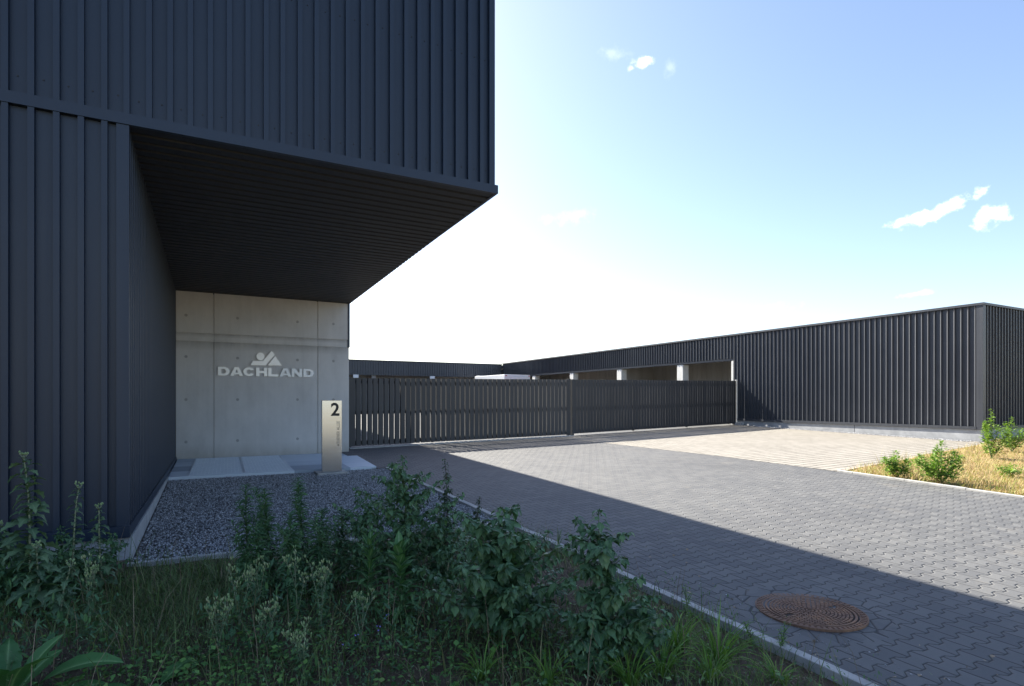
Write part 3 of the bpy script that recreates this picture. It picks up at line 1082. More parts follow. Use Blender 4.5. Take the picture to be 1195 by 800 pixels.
for (xa, xb) in ((-.355, .60), (.615, 1.52)):
    t = Geo()
    t.prism([(xa, 12.46), (xb - .03, 12.46), (xb + .06, 15.7), (xa + .06, 15.7)], lambda x, y: ptop(y) - .02, lambda x, y: ptop(y) + .004)
    mo = t.build('grating_mat', M['mat_infill'])
    tag(mo, 'pale grating mat on the slab platform nearest the black side wall' if xa < 0 else 'pale grating mat on the slab platform farther from the black side wall', 'mat', 'grating mats on the platform')
    gr = Geo()
    nx_, ny_ = 14, 36
    for i in range(nx_ + 1):
        f = i / nx_
        x0 = xa + (xb - .03 - xa) * f
        x1 = xa + .06 + (xb - xa) * f
        ww = .014 if i in (0, nx_) else .0035
        gr.prism([(x0 - ww, 12.46), (x0 + ww, 12.46), (x1 + ww, 15.7), (x1 - ww, 15.7)], lambda x, y: ptop(y) + .002, lambda x, y: ptop(y) + (.008 if ww > .01 else .0055))
    for j in range(ny_ + 1):
        y0 = 12.46 + (15.7 - 12.46) * j / ny_
        s = (y0 - 12.46) / 3.24 * .06
        ww = .012 if j in (0, ny_) else .006
        gr.prism([(xa + s, y0 - ww), (xb - .03 + s, y0 - ww), (xb - .03 + s, y0 + ww), (xa + s, y0 + ww)], lambda x, y: ptop(y) + .003, lambda x, y: ptop(y) + .009)
    gr.build('grating', M['mat_metal'], mo)

# steel address stele on its concrete block
st = empty('address_stele', (2.19, 12.0, .20))
tag(st, 'tall brushed steel house number stele beside the concrete wall', 'house sign')
SX0, SX1, SZ1 = -.195, .195, 1.45
c = Geo()
c.box((SX0, 0.0, 0.003), (SX1, .09, SZ1))
c.build('column', M['steel'], st, bevel=0.004)
c = Geo()
c.box((-.30, -.12, -.25), (.30, .32, 0.0))
c.build('footing', M['kerb'], st, bevel=0.01)


def text_obj(name, body, size, mat, parent, xf, offset=0.0, sx=1.0):
    cu = bpy.data.curves.new(name, 'FONT')
    cu.body = body
    cu.size = size
    cu.extrude = 0.0012
    cu.offset = offset
    cu.fill_mode = 'BOTH'
    return curve_to_mesh(name, cu, mat, parent, xf @ Matrix.Scale(sx, 4, (1, 0, 0)))


text_obj('house_number', "2", .36, M['black'], st, Matrix.Translation((-.025, -.002, 1.145)) @ Matrix.Rotation(R(90), 4, 'X'), 0.009, 0.98)
text_obj('street_name', "ATHENER ALLEE", .085, M['engrave'], st, Matrix.Translation((.15, -.002, .52)) @ Matrix.Rotation(R(90), 4, 'X') @ Matrix.Rotation(R(90), 4, 'Z'), 0.0, 0.82)

# ------------------------------------------------------------------ sliding gate, two leaves
GA = Vector((3.49, 16.735))
GM = Vector((11.40, 17.18))
GB = Vector((21.26, 18.46))


def gate_leaf(name, a, b, label, hgt, pitch, w, ygap, heavy):
    ln = (b - a).length
    dr = (b - a) / ln
    nn = Vector((dr.y, -dr.x))
    root = empty(name, (a.x, a.y, gz(a.x, a.y)), math.atan2(dr.y, dr.x))
    tag(root, label, 'gate', 'leaves of the yard gate')

    def zl(s, y):
        p = a + dr * s
        return gz(p.x, p.y) - gz(a.x, a.y)
    z = lambda off: (lambda s, y: zl(s, y) + off)
    g = Geo()
    n = int((ln - .1) / pitch)
    for i in range(n):
        s = .08 + pitch * i
        s += rng.uniform(-.008, .008)
        ww = w * rng.uniform(.93, 1.05)
        g.prism([(s, -.03), (s + ww, -.03), (s + ww, .0), (s, .0)], z(ygap), z(hgt - .01))
        # folded lip of the pale, on its far side
        g.prism([(s, .001), (s + .012, .001), (s + .012, .05), (s, .05)], z(ygap), z(hgt - .01))
    g.build('slats', M['gate'], root)
    for nm, z0, z1 in (('top_rail', hgt - .16, hgt - .08), ('middle_rail', hgt * .5 - .04, hgt * .5 + .05), ('bottom_rail', ygap + .03, ygap + .15)):
        g = Geo()
        g.prism([(.02, .052), (ln - .02, .052), (ln - .02, .10), (.02, .10)], z(z0), z(z1))
        g.build(nm, M['gate'], root)
    for s0 in ((.0, .09), (ln - .11, ln - .02)):
        g = Geo()
        g.prism([(s0[0], -.034), (s0[1], -.034), (s0[1], .105), (s0[0], .105)], z(.02), z(hgt + (.02 if heavy else 0)))
        g.build('end_post', M['gate'], root)
    for f in (.33, .66):
        g = Geo()
        g.prism([(ln * f, .102), (ln * f + .08, .102), (ln * f + .08, .17), (ln * f, .17)], z(.03), z(hgt - .05))
        g.build('back_post', M['gate'], root)
    return root


gl = gate_leaf('yard_gate', GA, GM, 'long black slatted gate leaf next to the concrete wall', 2.02, .166, .131, .05, True)
gr_ = gate_leaf('yard_gate', GM + (GB - GM).normalized() * .05, GB, 'long black slatted gate leaf ending at the storage hall', 2.02, .160, .136, .07, False)
k = Geo()
dd = (GM - GA).normalized()
nn = Vector((dd.y, -dd.x))
for i in range(8):
    a = GA.lerp(GM, i / 8) + dd * .004
    b = GA.lerp(GM, (i + 1) / 8) - dd * .004
    k.prism([tuple(a + nn * .24), tuple(b + nn * .24), tuple(b + nn * .07), tuple(a + nn * .07)], lambda x, y: gz(x, y) - .1, lambda x, y: gz(x, y) + .03)
k.build('gate_track', M['kerb'])["kind"] = 'structure'
# slender post and stop block where the gate meets the hall
gp = empty('gate_stop', (21.31, 18.48, gz(21.31, 18.48)))
tag(gp, 'slim grey post on a pale block where the gate meets the hall', 'post')
c = Geo()
c.box((-.03, -.04, .12), (.03, .04, 2.06))
c.build('post', M['white_conc'], gp)
c = Geo()
c.box((-.14, -.42, -.1), (.04, .12, .12))
c.build('block', M['plinth'], gp, bevel=0.008)

# ------------------------------------------------------------------ storage hall along the right
HX = 21.42
HY0, HY1 = 9.07, 42.37
HZF, HZT = 0.83, 4.64
HB = 46.0
hall = empty('storage_hall', (HX, HY0, gz(HX, HY0)))
tag(hall, 'long low black ribbed storage hall with open bays on the right', 'building')
hl = lambda o: setattr(o, 'location', (-HX, -HY0, -gz(HX, HY0))) or o
OPY, OPZ = 18.72, 3.60
c = Geo()
ribs = [HY0 + .17 + .192 * i for i in range(180)]
cladding(c, (HX, 0), 0, 1, -1, 0, HY0 + .13, OPY, HZF, HZT, ribs, .038, .060, .005, .024)
cladding(c, (HX, 0), 0, 1, -1, 0, OPY, HY1, OPZ, HZT, ribs, .038, .060, .005, .024)
hl(c.build('side_cladding', M['metal_hall'], hall))
c = Geo()
cladding(c, (0, HY0), 1, 0, 0, -1, HX + .12, HB, HZF, HZT, [HX + .25 + .192 * i for i in range(130)], .042, .05)
hl(c.build('end_cladding', M['metal_hall'], hall))
c = Geo()
c.box((HX - .055, HY0 - .055, HZF - .10), (HX + .12, HY0 + .13, HZT))
hl(c.build('corner_trim', M['metal_hall'], hall))
c = Geo()
c.box((HX - .062, HY0 + .131, HZF - .10), (HX + .02, OPY + .1, HZF - .004))
c.box((HX + .121, HY0 - .062, HZF - .10), (HB, HY0 + .02, HZF - .004))
hl(c.build('foot_trim', M['metal_hall'], hall))
c = Geo()
c.box((HX - .08, HY0 - .08, HZT + .002), (HX + .25, HY1, HZT + .075))
c.box((HX + .25, HY0 - .08, HZT + .002), (HB, HY0 + .25, HZT + .075))
hl(c.build('coping', M['metal_hall'], hall))
c = Geo()
c.box((HX - .02, HY0 - .02, -.2), (HX + .25, HY0 + 4.0, HZF - .105))
c.box((HX - .02, HY0 + 4.02, -.2), (HX + .25, OPY + .1, HZF - .105))
c.box((HX + .25, HY0 - .02, -.2), (HB, HY0 + .2, HZF - .105))
hl(c.build('plinth', M['plinth'], hall))
c = Geo()
c.box((HX + .02, HY0 + .02, HZT - .25), (HB, HY1, HZT - .02))
hl(c.build('roof', M['metal_hall'], hall))
c = Geo()
cladding(c, (HX + 2.6, 0), 0, 1, -1, 0, OPY - .3, HY1, .2, HZT - .3, [OPY + .35 * i for i in range(70)], .25, .02)
cladding(c, (0, OPY - .12), 1, 0, 0, 1, HX + .1, HX + 2.6, .2, HZT - .3, [HX + .2 + .35 * i for i in range(7)], .25, .02)
hl(c.build('back_wall', M['back_wall'], hall))
c = Geo()
c.add([(HX - .02, OPY, .56), (HX + 2.6, OPY, .56), (HX + 2.6, HY1, .95), (HX - .02, HY1, .95)], [(0, 1, 2, 3)])
hl(c.build('bay_floor', M['kerb'], hall))
c = Geo()
c.box((HX + .012, OPY, OPZ - .10), (HX + .3, HY1, OPZ - .003))
hl(c.build('lintel', M['metal_hall'], hall))
for yc in (21.95, 26.92, 31.97, 37.05, 41.6):
    c = Geo()
    c.box((HX + .02, yc, .3), (HX + .42, yc + .42, OPZ - .122))
    hl(c.build('column', M['white_conc'], hall, bevel=0.01))
c = Geo()
c.box((HX - .012, OPY, .3), (HX + .2, OPY + .12, OPZ - .122))
hl(c.build('column', M['white_conc'], hall, bevel=0.006))
# partition between the third and fourth bay
c = Geo()
c.box((HX + .5, 27.1, .4), (HX + 2.58, 27.25, OPZ + .3))
hl(c.build('partition', M['back_wall'], hall))

# rear hall across the end of the yard
rh = empty('rear_hall', (8, HY1, gz(8, HY1)))
tag(rh, 'far black ribbed hall across the end of the yard', 'building')
rl = lambda o: setattr(o, 'location', (-8, -HY1, -gz(8, HY1))) or o
c = Geo()
cladding(c, (0, HY1), 1, 0, 0, -1, -8, HX - .09, 3.52, 4.57, [-7.9 + .192 * i for i in range(160)], .042, .05)
rl(c.build('fascia_cladding', M['metal_hall'], rh))
c = Geo()
c.box((-8, HY1 - .08, 4.572), (HX - .09, HY1 + .3, 4.64))
rl(c.build('coping', M['metal_hall'], rh))
c = Geo()
c.box((-8, HY1 + .02, 4.3), (HB, HY1 + 9, 4.55))
rl(c.build('roof', M['metal_hall'], rh))
c = Geo()
cladding(c, (0, HY1 + 1.0), 1, 0, 0, -1, -8, HX + 7, .5, 4.28, [-7.9 + .35 * i for i in range(100)], .25, .02)
rl(c.build('back_wall', M['back_wall'], rh))
for xc in (6.0, 10.6, 15.2, 19.8):
    c = Geo()
    c.box((xc, HY1 + .1, .4), (xc + .3, HY1 + .4, 4.28))
    rl(c.build('column', M['back_wall'], rh))
for xc, lb in ((9.40, 'small white bay plate nearest the concrete wall'), (15.26, 'small white bay plate farther from the concrete wall')):
    c = Geo()
    c.box((xc - .19, HY1 - .12, 3.30), (xc + .19, HY1 - .04, 3.53))
    c.box((xc - .12, HY1 - .125, 3.40), (xc + .12, HY1 - .121, 3.43))
    tag(c.build('bay_plate', M['white_paint'], bevel=0.006), lb + ', under the rear hall fascia', 'sign', 'white plates on the rear hall')

# ------------------------------------------------------------------ vehicles behind the gate


def wheel(parent, x, y, r=.36, w=.24):
    n = 24
    def disc(geo, r0, r1, y0, y1):
        vs, fs = [], []
        for (rr, yy) in ((r0, y0), (r1, y0), (r1, y1), (r0, y1)):
            vs += [(x + rr * math.cos(6.2832 * k / n), yy, r + rr * math.sin(6.2832 * k / n)) for k in range(n)]
        for a in range(4):
            b = (a + 1) % 4
            fs += [(a * n + k, a * n + (k + 1) % n, b * n + (k + 1) % n, b * n + k) for k in range(n)]
        geo.add(vs, fs)
    t = Geo()
    disc(t, r * .62, r, y - w / 2, y + w / 2)
    to = t.build('wheel', M['rubber'], parent, bevel=0.02)
    t = Geo()
    disc(t, .03, r * .61, y - w * .3, y + w * .3)
    t.build('rim', M['steel_rim'], to)


def van(name, loc, rz, label, length, width, height, paint, box=False):
    """side profile extruded across, local x = forwards"""
    root = empty(name, loc, rz)
    tag(root, label, 'truck' if box else 'van')
    hw = width / 2
    b = Geo()
    L = length

    def shell(prof, y0, y1, taper=0.0, ztap=1.0):
        n = len(prof)
        vs = [(x, y0 + (taper if z > ztap else 0), z) for x, z in prof] + [(x, y1 - (taper if z > ztap else 0), z) for x, z in prof]
        fs = [tuple(range(n)), tuple(range(2 * n - 1, n - 1, -1))] + [(i, n + i, n + (i + 1) % n, (i + 1) % n) for i in range(n)]
        b.add(vs, fs)
    if box:
        shell([(L * .72, .45), (L, .45), (L, 1.25), (L - .35, 2.15), (L * .72, 2.3)], -hw * .93, hw * .93, .1, 1.3)
        b.box((0, -hw * .5, .5), (L * .74, hw * .5, .72))
    else:
        shell([(0, .35), (L - .2, .35), (L, .55), (L - .05, .95), (L - .75, 1.15), (L - 1.45, height - .08), (L - 1.8, height), (.1, height), (.02, height - .15)], -hw, hw, .12, 1.2)
    b.build('body', paint, root, bevel=0.05)
    if box:
        c = Geo()
        c.box((0, -hw, .9), (L * .7, hw, height))
        c.build('cargo_box', M['white_paint'], root, bevel=0.03)
        c = Geo()
        c.box((-.02, -hw * .9, 1.0), (-.002, -.02, height - .12))
        c.box((-.02, .02, 1.0), (-.002, hw * .9, height - .12))
        c.build('rear_door', M['white_paint'], root, bevel=0.004)
        c = Geo()
        c.box((L * .62, -hw * .9, height - .0), (L * .70, hw * .9, height + .05))
        c.build('roof_fairing', M['white_paint'], root)
    g = Geo()
    if box:
        g.add([(L - .02, -hw * .78, 1.32), (L - .02, hw * .78, 1.32), (L - .34, hw * .74, 2.1), (L - .34, -hw * .74, 2.1)], [(0, 1, 2, 3)])
        for s in (-1, 1):
            g.box((L * .78, s * hw * .93 - .006, 1.4), (L - .45, s * hw * .93 + .006, 2.0))
    else:
        g.add([(L - .76, -hw * .8, 1.17), (L - .76, hw * .8, 1.17), (L - 1.44, hw * .74, height - .1), (L - 1.44, -hw * .74, height - .1)], [(0, 1, 2, 3)])
        g.box((-.006, -hw * .75, 1.2), (.05, hw * .75, height - .3))
        for s in (-1, 1):
            g.box((.6, s * hw * .93 - .01, 1.25), (L - 1.6, s * hw * .93 + .01, height - .3))
    g.build('windows', M['glass'], root)
    for s in (-1, 1):
        c = Geo()
        zz = (.75, .92) if box else (.75, 1.15)
        c.box((-.03, s * (hw - .1) - .07, zz[0]), (.01, s * (hw - .1) + .07, zz[1]))
        if box:
            c.box((-.03, s * (hw - .12) - .06, height - .1), (-.015, s * (hw - .12) + .06, height - .05))
        c.build('tail_light', M['red_lens'], root)
        for xx in (L * .18, L * .82):
            wheel(root, xx, s * (hw - .14))
    return root


PI = math.pi
van('box_truck', (19.5, 36.2, gz(19.5, 36.2)), R(95), 'white box truck parked in the yard, roof showing above the gate', 6.2, 2.2, 2.62, M['white_paint'], True)
van('delivery_van', (17.0, 25.6, gz(17, 25.6)), R(86), 'dark grey van parked behind the gate with red tail lights', 4.9, 1.95, 1.95, M['grey_paint'])
van('delivery_van', (20.05, 21.6, gz(20.05, 21.6)), R(92), 'dark van parked close to the open bays, its roof just above the gate', 4.6, 1.9, 2.02, M['grey_paint'])
van('delivery_van', (17.4, 30.5, gz(17.4, 30.5)), R(80), 'red van parked in the yard behind the gate', 4.4, 1.8, 1.75, M['red_paint'])

# ------------------------------------------------------------------ manhole in the drive
mh = empty('manhole', (MX, MY, gz(MX, MY) - .003))
tag(mh, 'round rusty manhole cover in the shaded block paving', 'manhole')


def ring_geo(g, r0, r1, z0, z1, n=72):
    vs, fs = [], []
    for (rr, zz) in ((r0, z0), (r1, z0), (r1, z1), (r0, z1)):
        vs += [(rr * math.cos(6.28319 * k / n), rr * math.sin(6.28319 * k / n), zz) for k in range(n)]
    for a in range(4):
        b = (a + 1) % 4
        fs += [(a * n + k, a * n + (k + 1) % n, b * n + (k + 1) % n, b * n + k) for k in range(n)]
    g.add(vs, fs)


f = Geo()
ring_geo(f, .335, .393, -.06, .006)
ring_geo(f, .385, .393, .006, .012)
ring_geo(f, .335, .343, .006, .012)
for kq in range(60):
    a0 = 6.28319 * kq / 60
    a1 = a0 + 6.28319 / 60 * .55
    f.prism([(.347 * math.cos(a0), .347 * math.sin(a0)), (.381 * math.cos(a0), .381 * math.sin(a0)), (.381 * math.cos(a1), .381 * math.sin(a1)), (.347 * math.cos(a1), .347 * math.sin(a1))], .006, .012)
f.build('frame', M['rust'], mh)
f = Geo()
n = 72
f.add([(.331 * math.cos(6.28319 * q_ / n), .331 * math.sin(6.28319 * q_ / n), .004) for q_ in range(n)], [tuple(range(n))])
f.build('cover_base', M['rust_dark'], mh)
f = Geo()
ring_geo(f, .305, .321, .004, .013)
# cobble relief laid in fan arcs
holes = [(-.235, .02), (-.205, .03), (.205, -.05), (.235, -.04)]
for i in range(-13, 14):
    rad = .22 + 0
for rr_i in range(1, 12):
    rr_ = .0256 * rr_i
    cnt = max(4, int(6.2832 * rr_ / .034))
    for kq in range(cnt):
        a0 = 6.28319 * (kq + .5 * (rr_i % 2)) / cnt
        da = 6.28319 / cnt * .40
        x, yv = rr_ * math.cos(a0), rr_ * math.sin(a0)
        if any(math.hypot(x - hx, yv - hy) < .021 for hx, hy in holes):
            continue
        j = rng.uniform(.92, 1.05)
        q4 = [((rr_ + dr_) * math.cos(a0 + dq), (rr_ + dr_) * math.sin(a0 + dq)) for dr_, dq in ((-.0095 * j, -da), (.0095 * j, -da), (.0095 * j, da), (-.0095 * j, da))]
        f.prism(q4, .004, .012 + rng.uniform(-.001, .0015))
f.build('cover', M['rust'], mh, bevel=0.002)

# ------------------------------------------------------------------ plants


def leaf(geo, base, az, pitch, L, Wd, prof='lance', droop=0.8, fold=0.25, n=6, teeth=0.0, twist=0.0):
    """one leaf: midrib curve with two half blades; pitch above the horizon at the base, droop bends it down"""
    ca, sa = math.cos(az), math.sin(az)
    p = Vector(base)
    vs, fs, rb = [], [], []
    side = Vector((-sa, ca, 0))
    step = L / n
    for i in range(n + 1):
        t = i / n
        pt = pitch - droop * t
        dirv = Vector((ca * math.cos(pt), sa * math.cos(pt), math.sin(pt)))
        up = Vector((-ca * math.sin(pt), -sa * math.sin(pt), math.cos(pt)))
        if prof == 'lance':
            w = math.sin(math.pi * min(1, t * .92 + .08) ** .8) * (1 if t < 1 else 0)
        elif prof == 'linear':
            w = min(1, t * 5 + .35) * (1 - t ** 3)
        elif prof == 'rhomb':
            w = (t / .32) if t < .32 else (1 - ((t - .32) / .68) ** 1.15)
            if t < .12:
                w = .12
        elif prof == 'ovate':
            w = math.sin(math.pi * t ** .75) ** .8 if 0 < t < 1 else .06 * (1 - t)
        elif prof == 'spoon':
            w = .16 + .84 * math.sin(math.pi * max(0, (t - .12) / .88) ** 1.1) ** .8 if .12 < t < 1 else (.14 if t <= .12 else 0)
        else:
            w = 1 - t
        if teeth and 0 < i < n:
            w *= 1 + (teeth if i % 2 else -teeth)
        w = max(0.0, w) * Wd / 2
        sd = side * math.cos(twist * t) + up * math.sin(twist * t)
        lift = up * (fold * w)
        vs += [p + sd * w + lift, p.copy(), p - sd * w + lift]
        rb += [0.0, 1.0, 0.0]
        p = p + dirv * step
    for i in range(n):
        a = i * 3
        fs += [(a, a + 1, a + 4, a + 3), (a + 1, a + 2, a + 5, a + 4)]
    geo.add(vs, fs, rb)
    return p


def plant(name, x, y, zf, label, cat, group, parts):
    """parts: list of (part name, Geo, material)"""
    root = empty(name, (x, y, zf))
    tag(root, label, cat, group)
    for pn, geo, mat in parts:
        if geo.f:
            geo.build(pn, mat, root, rib=True, smooth=(pn == 'stem'))
    return root


def stem_path(r, h, lean=(0, 0), wob=.02, n=8):
    pts = []
    ph = r.uniform(0, 6.28)
    for i in range(n + 1):
        t = i / n
        pts.append(Vector((lean[0] * t * t + wob * math.sin(ph + t * 5) * t, lean[1] * t * t + wob * math.cos(ph * 1.3 + t * 4) * t, h * t)))
    return pts


def at_path(pts, t):
    f = t * (len(pts) - 1)
    i = min(int(f), len(pts) - 2)
    return pts[i].lerp(pts[i + 1], f - i)


def goosefoot(seed, h, spread, nb, lsize, dark=False):
    r = random.Random(seed)
    S, F = Geo(), Geo()
    main = stem_path(r, h, (r.uniform(-.05, .05), r.uniform(-.05, .05)), .015)
    S.tube(main, [.008 * (1 - .75 * i / 8) * (h / .9) for i in range(9)], 6)
    axes = [(main, .12, 1.0, h)]
    for b in range(nb):
        t = .06 + .78 * b / nb + r.uniform(-.03, .03)
        t = max(.04, t)
        p0 = at_path(main, t)
        az = b * 2.4 + r.uniform(-.4, .4)
        bl = spread * (1.12 - .85 * t) * r.uniform(.6, 1.3)
        pts = []
        for i in range(6):
            s = i / 5
            pts.append(p0 + Vector((math.cos(az) * bl * s, math.sin(az) * bl * s, bl * (.45 + r.uniform(-.05, .1)) * s ** .8 + .10 * bl * s * s)))
        S.tube(pts, [.0042 * (1 - .7 * i / 5) for i in range(6)], 5)
        axes.append((pts, .15, .85, bl))
    for ax, t0, k, ln in axes:
        n = int(ln / (.0085 if not dark else .0075)) + 6
        for i in range(n):
            t = t0 + (1 - t0) * (i + r.random()) / n
            p = at_path(ax, min(.999, t))
            az = i * 2.4 + r.uniform(-.5, .5)
            sz = lsize * 1.12 * k * (1.15 - .66 * t) * r.uniform(.65, 1.2)
            pet = sz * .35
            pit = r.uniform(.1, .7)
            q_ = p + Vector((math.cos(az) * pet, math.sin(az) * pet, pet * .5))
            if sz > .03:
                S.tube([p, q_], .0012, 3)
            leaf(F, q_, az, pit - r.uniform(.2, 1.3), sz, sz * r.uniform(.62, .88), 'rhomb', r.uniform(.3, 1.1), r.uniform(.1, .35), 6, .13 if not dark else .05, r.uniform(-1.1, 1.1))
        tip = at_path(ax, .995)
        for i in range(9):
            az = r.uniform(0, 6.28)
            leaf(F, tip - Vector((0, 0, r.uniform(0, .03))), az, r.uniform(.3, 1.3), lsize * r.uniform(.22, .42), lsize * r.uniform(.12, .22), 'rhomb', .4, .3, 4, 0)
    return S, F


def fleabane(seed, h, lf=.10):
    r = random.Random(seed)
    S, F = Geo(), Geo()
    main = stem_path(r, h, (r.uniform(-.08, .08), r.uniform(-.08, .08)), .012)
    S.tube(main, [.0045 * (1 - .6 * i / 8) for i in range(9)], 5)
    n = int(h * 210)
    for i in range(n):
        t = .05 + .95 * i / n
        p = at_path(main, min(.999, t))
        az = i * 2.39996 + r.uniform(-.3, .3)
        sz = lf * (1.0 - .45 * t) * r.uniform(.8, 1.2) if t < .93 else lf * r.uniform(.25, .5)
        leaf(F, p, az, .6 - .5 * (1 - t) + r.uniform(-.35, .35), sz, sz * r.uniform(.18, .26), 'lance', r.uniform(.9, 1.9) * (1.15 - .5 * t), .35, 5, .0, r.uniform(-1.2, 1.2))
    # side twigs lower down
    for b in range(7):
        t = r.uniform(.15, .75)
        p0 = at_path(main, t)
        az = r.uniform(0, 6.28)
        l = h * r.uniform(.18, .34)
        pts = [p0 + Vector((math.cos(az) * l * s * .6, math.sin(az) * l * s * .6, l * s)) for s in (0, .35, .7, 1)]
        S.tube(pts, [.003, .0025, .002, .001], 4)
        for i in range(int(l * 130)):
            s = i / (l * 130)
            leaf(F, at_path(pts, min(.99, s)), i * 2.4, .6 + r.uniform(-.3, .3), lf * .6 * r.uniform(.7, 1.1), lf * .10, 'lance', 1.2, .3, 4)
    return S, F


def lance_plant(seed, h, lf=.19, wd=.035, broad_top=False):
    r = random.Random(seed)
    S, F = Geo(), Geo()
    main = stem_path(r, h * .88, (r.uniform(-.03, .03), r.uniform(-.03, .03)), .01)
    S.tube(main, [.008 * (1 - .5 * i / 8) for i in range(9)], 6)
    n = 46
    for i in range(n):
        t = .05 + .95 * i / n
        p = at_path(main, min(.999, t))
        az = i * 2.39996 + r.uniform(-.2, .2)
        sz = lf * (1.12 - .42 * t) * r.uniform(.85, 1.15)
        w = wd * (1.3 if broad_top and t > .7 else 1.0)
        leaf(F, p, az, .35 + .9 * t ** 1.6 + r.uniform(-.1, .1), sz, w * r.uniform(.9, 1.2), 'lance', r.uniform(.9, 1.5) * (1.1 - .7 * t), .3, 7, .0, r.uniform(-.3, .3))
    return S, F


def sow_thistle(seed, h, lf=.20):
    r = random.Random(seed)
    S, F, B = Geo(), Geo(), Geo()
    main = stem_path(r, h, (r.uniform(-.06, .06), r.uniform(-.05, .05)), .012)
    S.tube(main, [.010 * (1 - .6 * i / 8) for i in range(9)], 6)
    n = int(h * 50) + 10
    for i in range(n):
        t = .10 + .88 * i / n
        p = at_path(main, t)
        az = i * 2.39996 + r.uniform(-.3, .3)
        sz = lf * (1.25 - .75 * t) * r.uniform(.8, 1.2)
        leaf(F, p, az, .4 + r.uniform(-.35, .25), sz, sz * .40, 'lance', r.uniform(1.0, 2.0), .25, 8, .30, r.uniform(-1.3, 1.3))
        if t > .45 and r.random() < .5:
            leaf(F, p, az + 1.5, .8, sz * .5, sz * .14, 'lance', 1.0, .25, 5, .2)
    tip = main[-1]
    for i in range(7):
        az = i * .9
        e = tip + Vector((math.cos(az) * .025, math.sin(az) * .025, r.uniform(.0, .03)))
        S.tube([tip - Vector((0, 0, .03)), e], .0018, 4)
        B.tube([e, e + Vector((0, 0, .008)), e + Vector((0, 0, .018))], [.004, .008, .003], 6)
        leaf(F, tip - Vector((0, 0, .02)), az + .5, .6, .045, .012, 'lance', 1.2, .2, 4)
    return S, F, B


def dock(seed, lf, n, up=1.0):
    r = random.Random(seed)
    S, F = Geo(), Geo()
    for i in range(n):
        az = i * 2.39996 + r.uniform(-.3, .3)
        sz = lf * r.uniform(.7, 1.15)
        pit = r.uniform(.55, 1.25) * up
        base = Vector((math.cos(az) * .02, math.sin(az) * .02, .0))
        q_ = base + Vector((math.cos(az) * math.cos(pit), math.sin(az) * math.cos(pit), math.sin(pit))) * sz * .35
        S.tube([base, base.lerp(q_, .5), q_], [.006, .005, .004], 5)
        leaf(F, q_, az, pit, sz, sz * r.uniform(.32, .42), 'ovate', r.uniform(.4, 1.1), .22, 12, .05, r.uniform(-.5, .5))
    return S, F


def pale_flower(seed, h):
    r = random.Random(seed)
    S, F, B = Geo(), Geo(), Geo()
    for s_ in range(r.randint(3, 5)):
        az = r.uniform(0, 6.28)
        lean = r.uniform(.02, .14)
        hh = h * r.uniform(.7, 1.0)
        main = stem_path(r, hh, (math.cos(az) * lean, math.sin(az) * lean), .012)
        S.tube(main, [.003 * (1 - .5 * i / 8) for i in range(9)], 4)
        for i in range(int(hh * 55)):
            t = i / (hh * 55)
            leaf(F, at_path(main, min(.99, t)), i * 2.4 + r.uniform(-.3, .3), .5 + r.uniform(-.3, .3), .075 * (1.15 - .7 * t) * r.uniform(.7, 1.2), .016, 'lance', r.uniform(.6, 1.4), .3, 5, .05)
        for b in range(7):
            t = r.uniform(.72, 1.0)
            p0 = at_path(main, min(.99, t))
            a2 = r.uniform(0, 6.28)
            e = p0 + Vector((math.cos(a2) * r.uniform(.01, .04), math.sin(a2) * r.uniform(.01, .04), r.uniform(.02, .06)))
            S.tube([p0, e], .0012, 3)
            for q_ in range(r.randint(2, 4)):
                a3 = r.uniform(0, 6.28)
                w_ = e + Vector((math.cos(a3) * .008, math.sin(a3) * .008, r.uniform(-.004, .01)))
                B.tube([w_, w_ + Vector((0, 0, .008)), w_ + Vector((math.cos(a3) * .004, math.sin(a3) * .004, .018))], [.0022, .0042, .0026], 5)
                leaf(F, e, a3, .9, .022, .005, 'lance', .4, .3, 3)
    return S, F, B


def grass_tuft(seed, h, n, spread=.5):
    r = random.Random(seed)
    F = Geo()
    for i in range(n):
        az = r.uniform(0, 6.28)
        rad = r.uniform(0, .05)
        leaf(F, (math.cos(az) * rad, math.sin(az) * rad, -.01), az + r.uniform(-.6, .6), r.uniform(1.0, 1.5), h * r.uniform(.6, 1.15), r.uniform(.006, .011), 'linear', r.uniform(.6, 2.4), .35, 6, 0, r.uniform(-.6, .6))
    return F


def foxtail(seed, h):
    r = random.Random(seed)
    S, F, B = Geo(), Geo(), Geo()
    main = stem_path(r, h, (r.uniform(-.05, .05), r.uniform(-.03, .03)), .008)
    S.tube(main, .0016, 4)
    top = main[-1]
    d_ = (main[-1] - main[-2]).normalized()
    ln = .075
    for i in range(60):
        t = i / 60
        p = top + d_ * (ln * t)
        az = i * 2.4
        B.tube([p, p + Vector((math.cos(az) * .006, math.sin(az) * .006, .006))], [.0018, .0006], 4)
    B.tube([top, top + d_ * ln * .5, top + d_ * ln], [.003, .0045, .002], 6)
    for i in range(4):
        leaf(F, at_path(main, .1 + .18 * i), r.uniform(0, 6.28), 1.1, .14, .008, 'linear', 1.4, .3, 5)
    return S, F, B


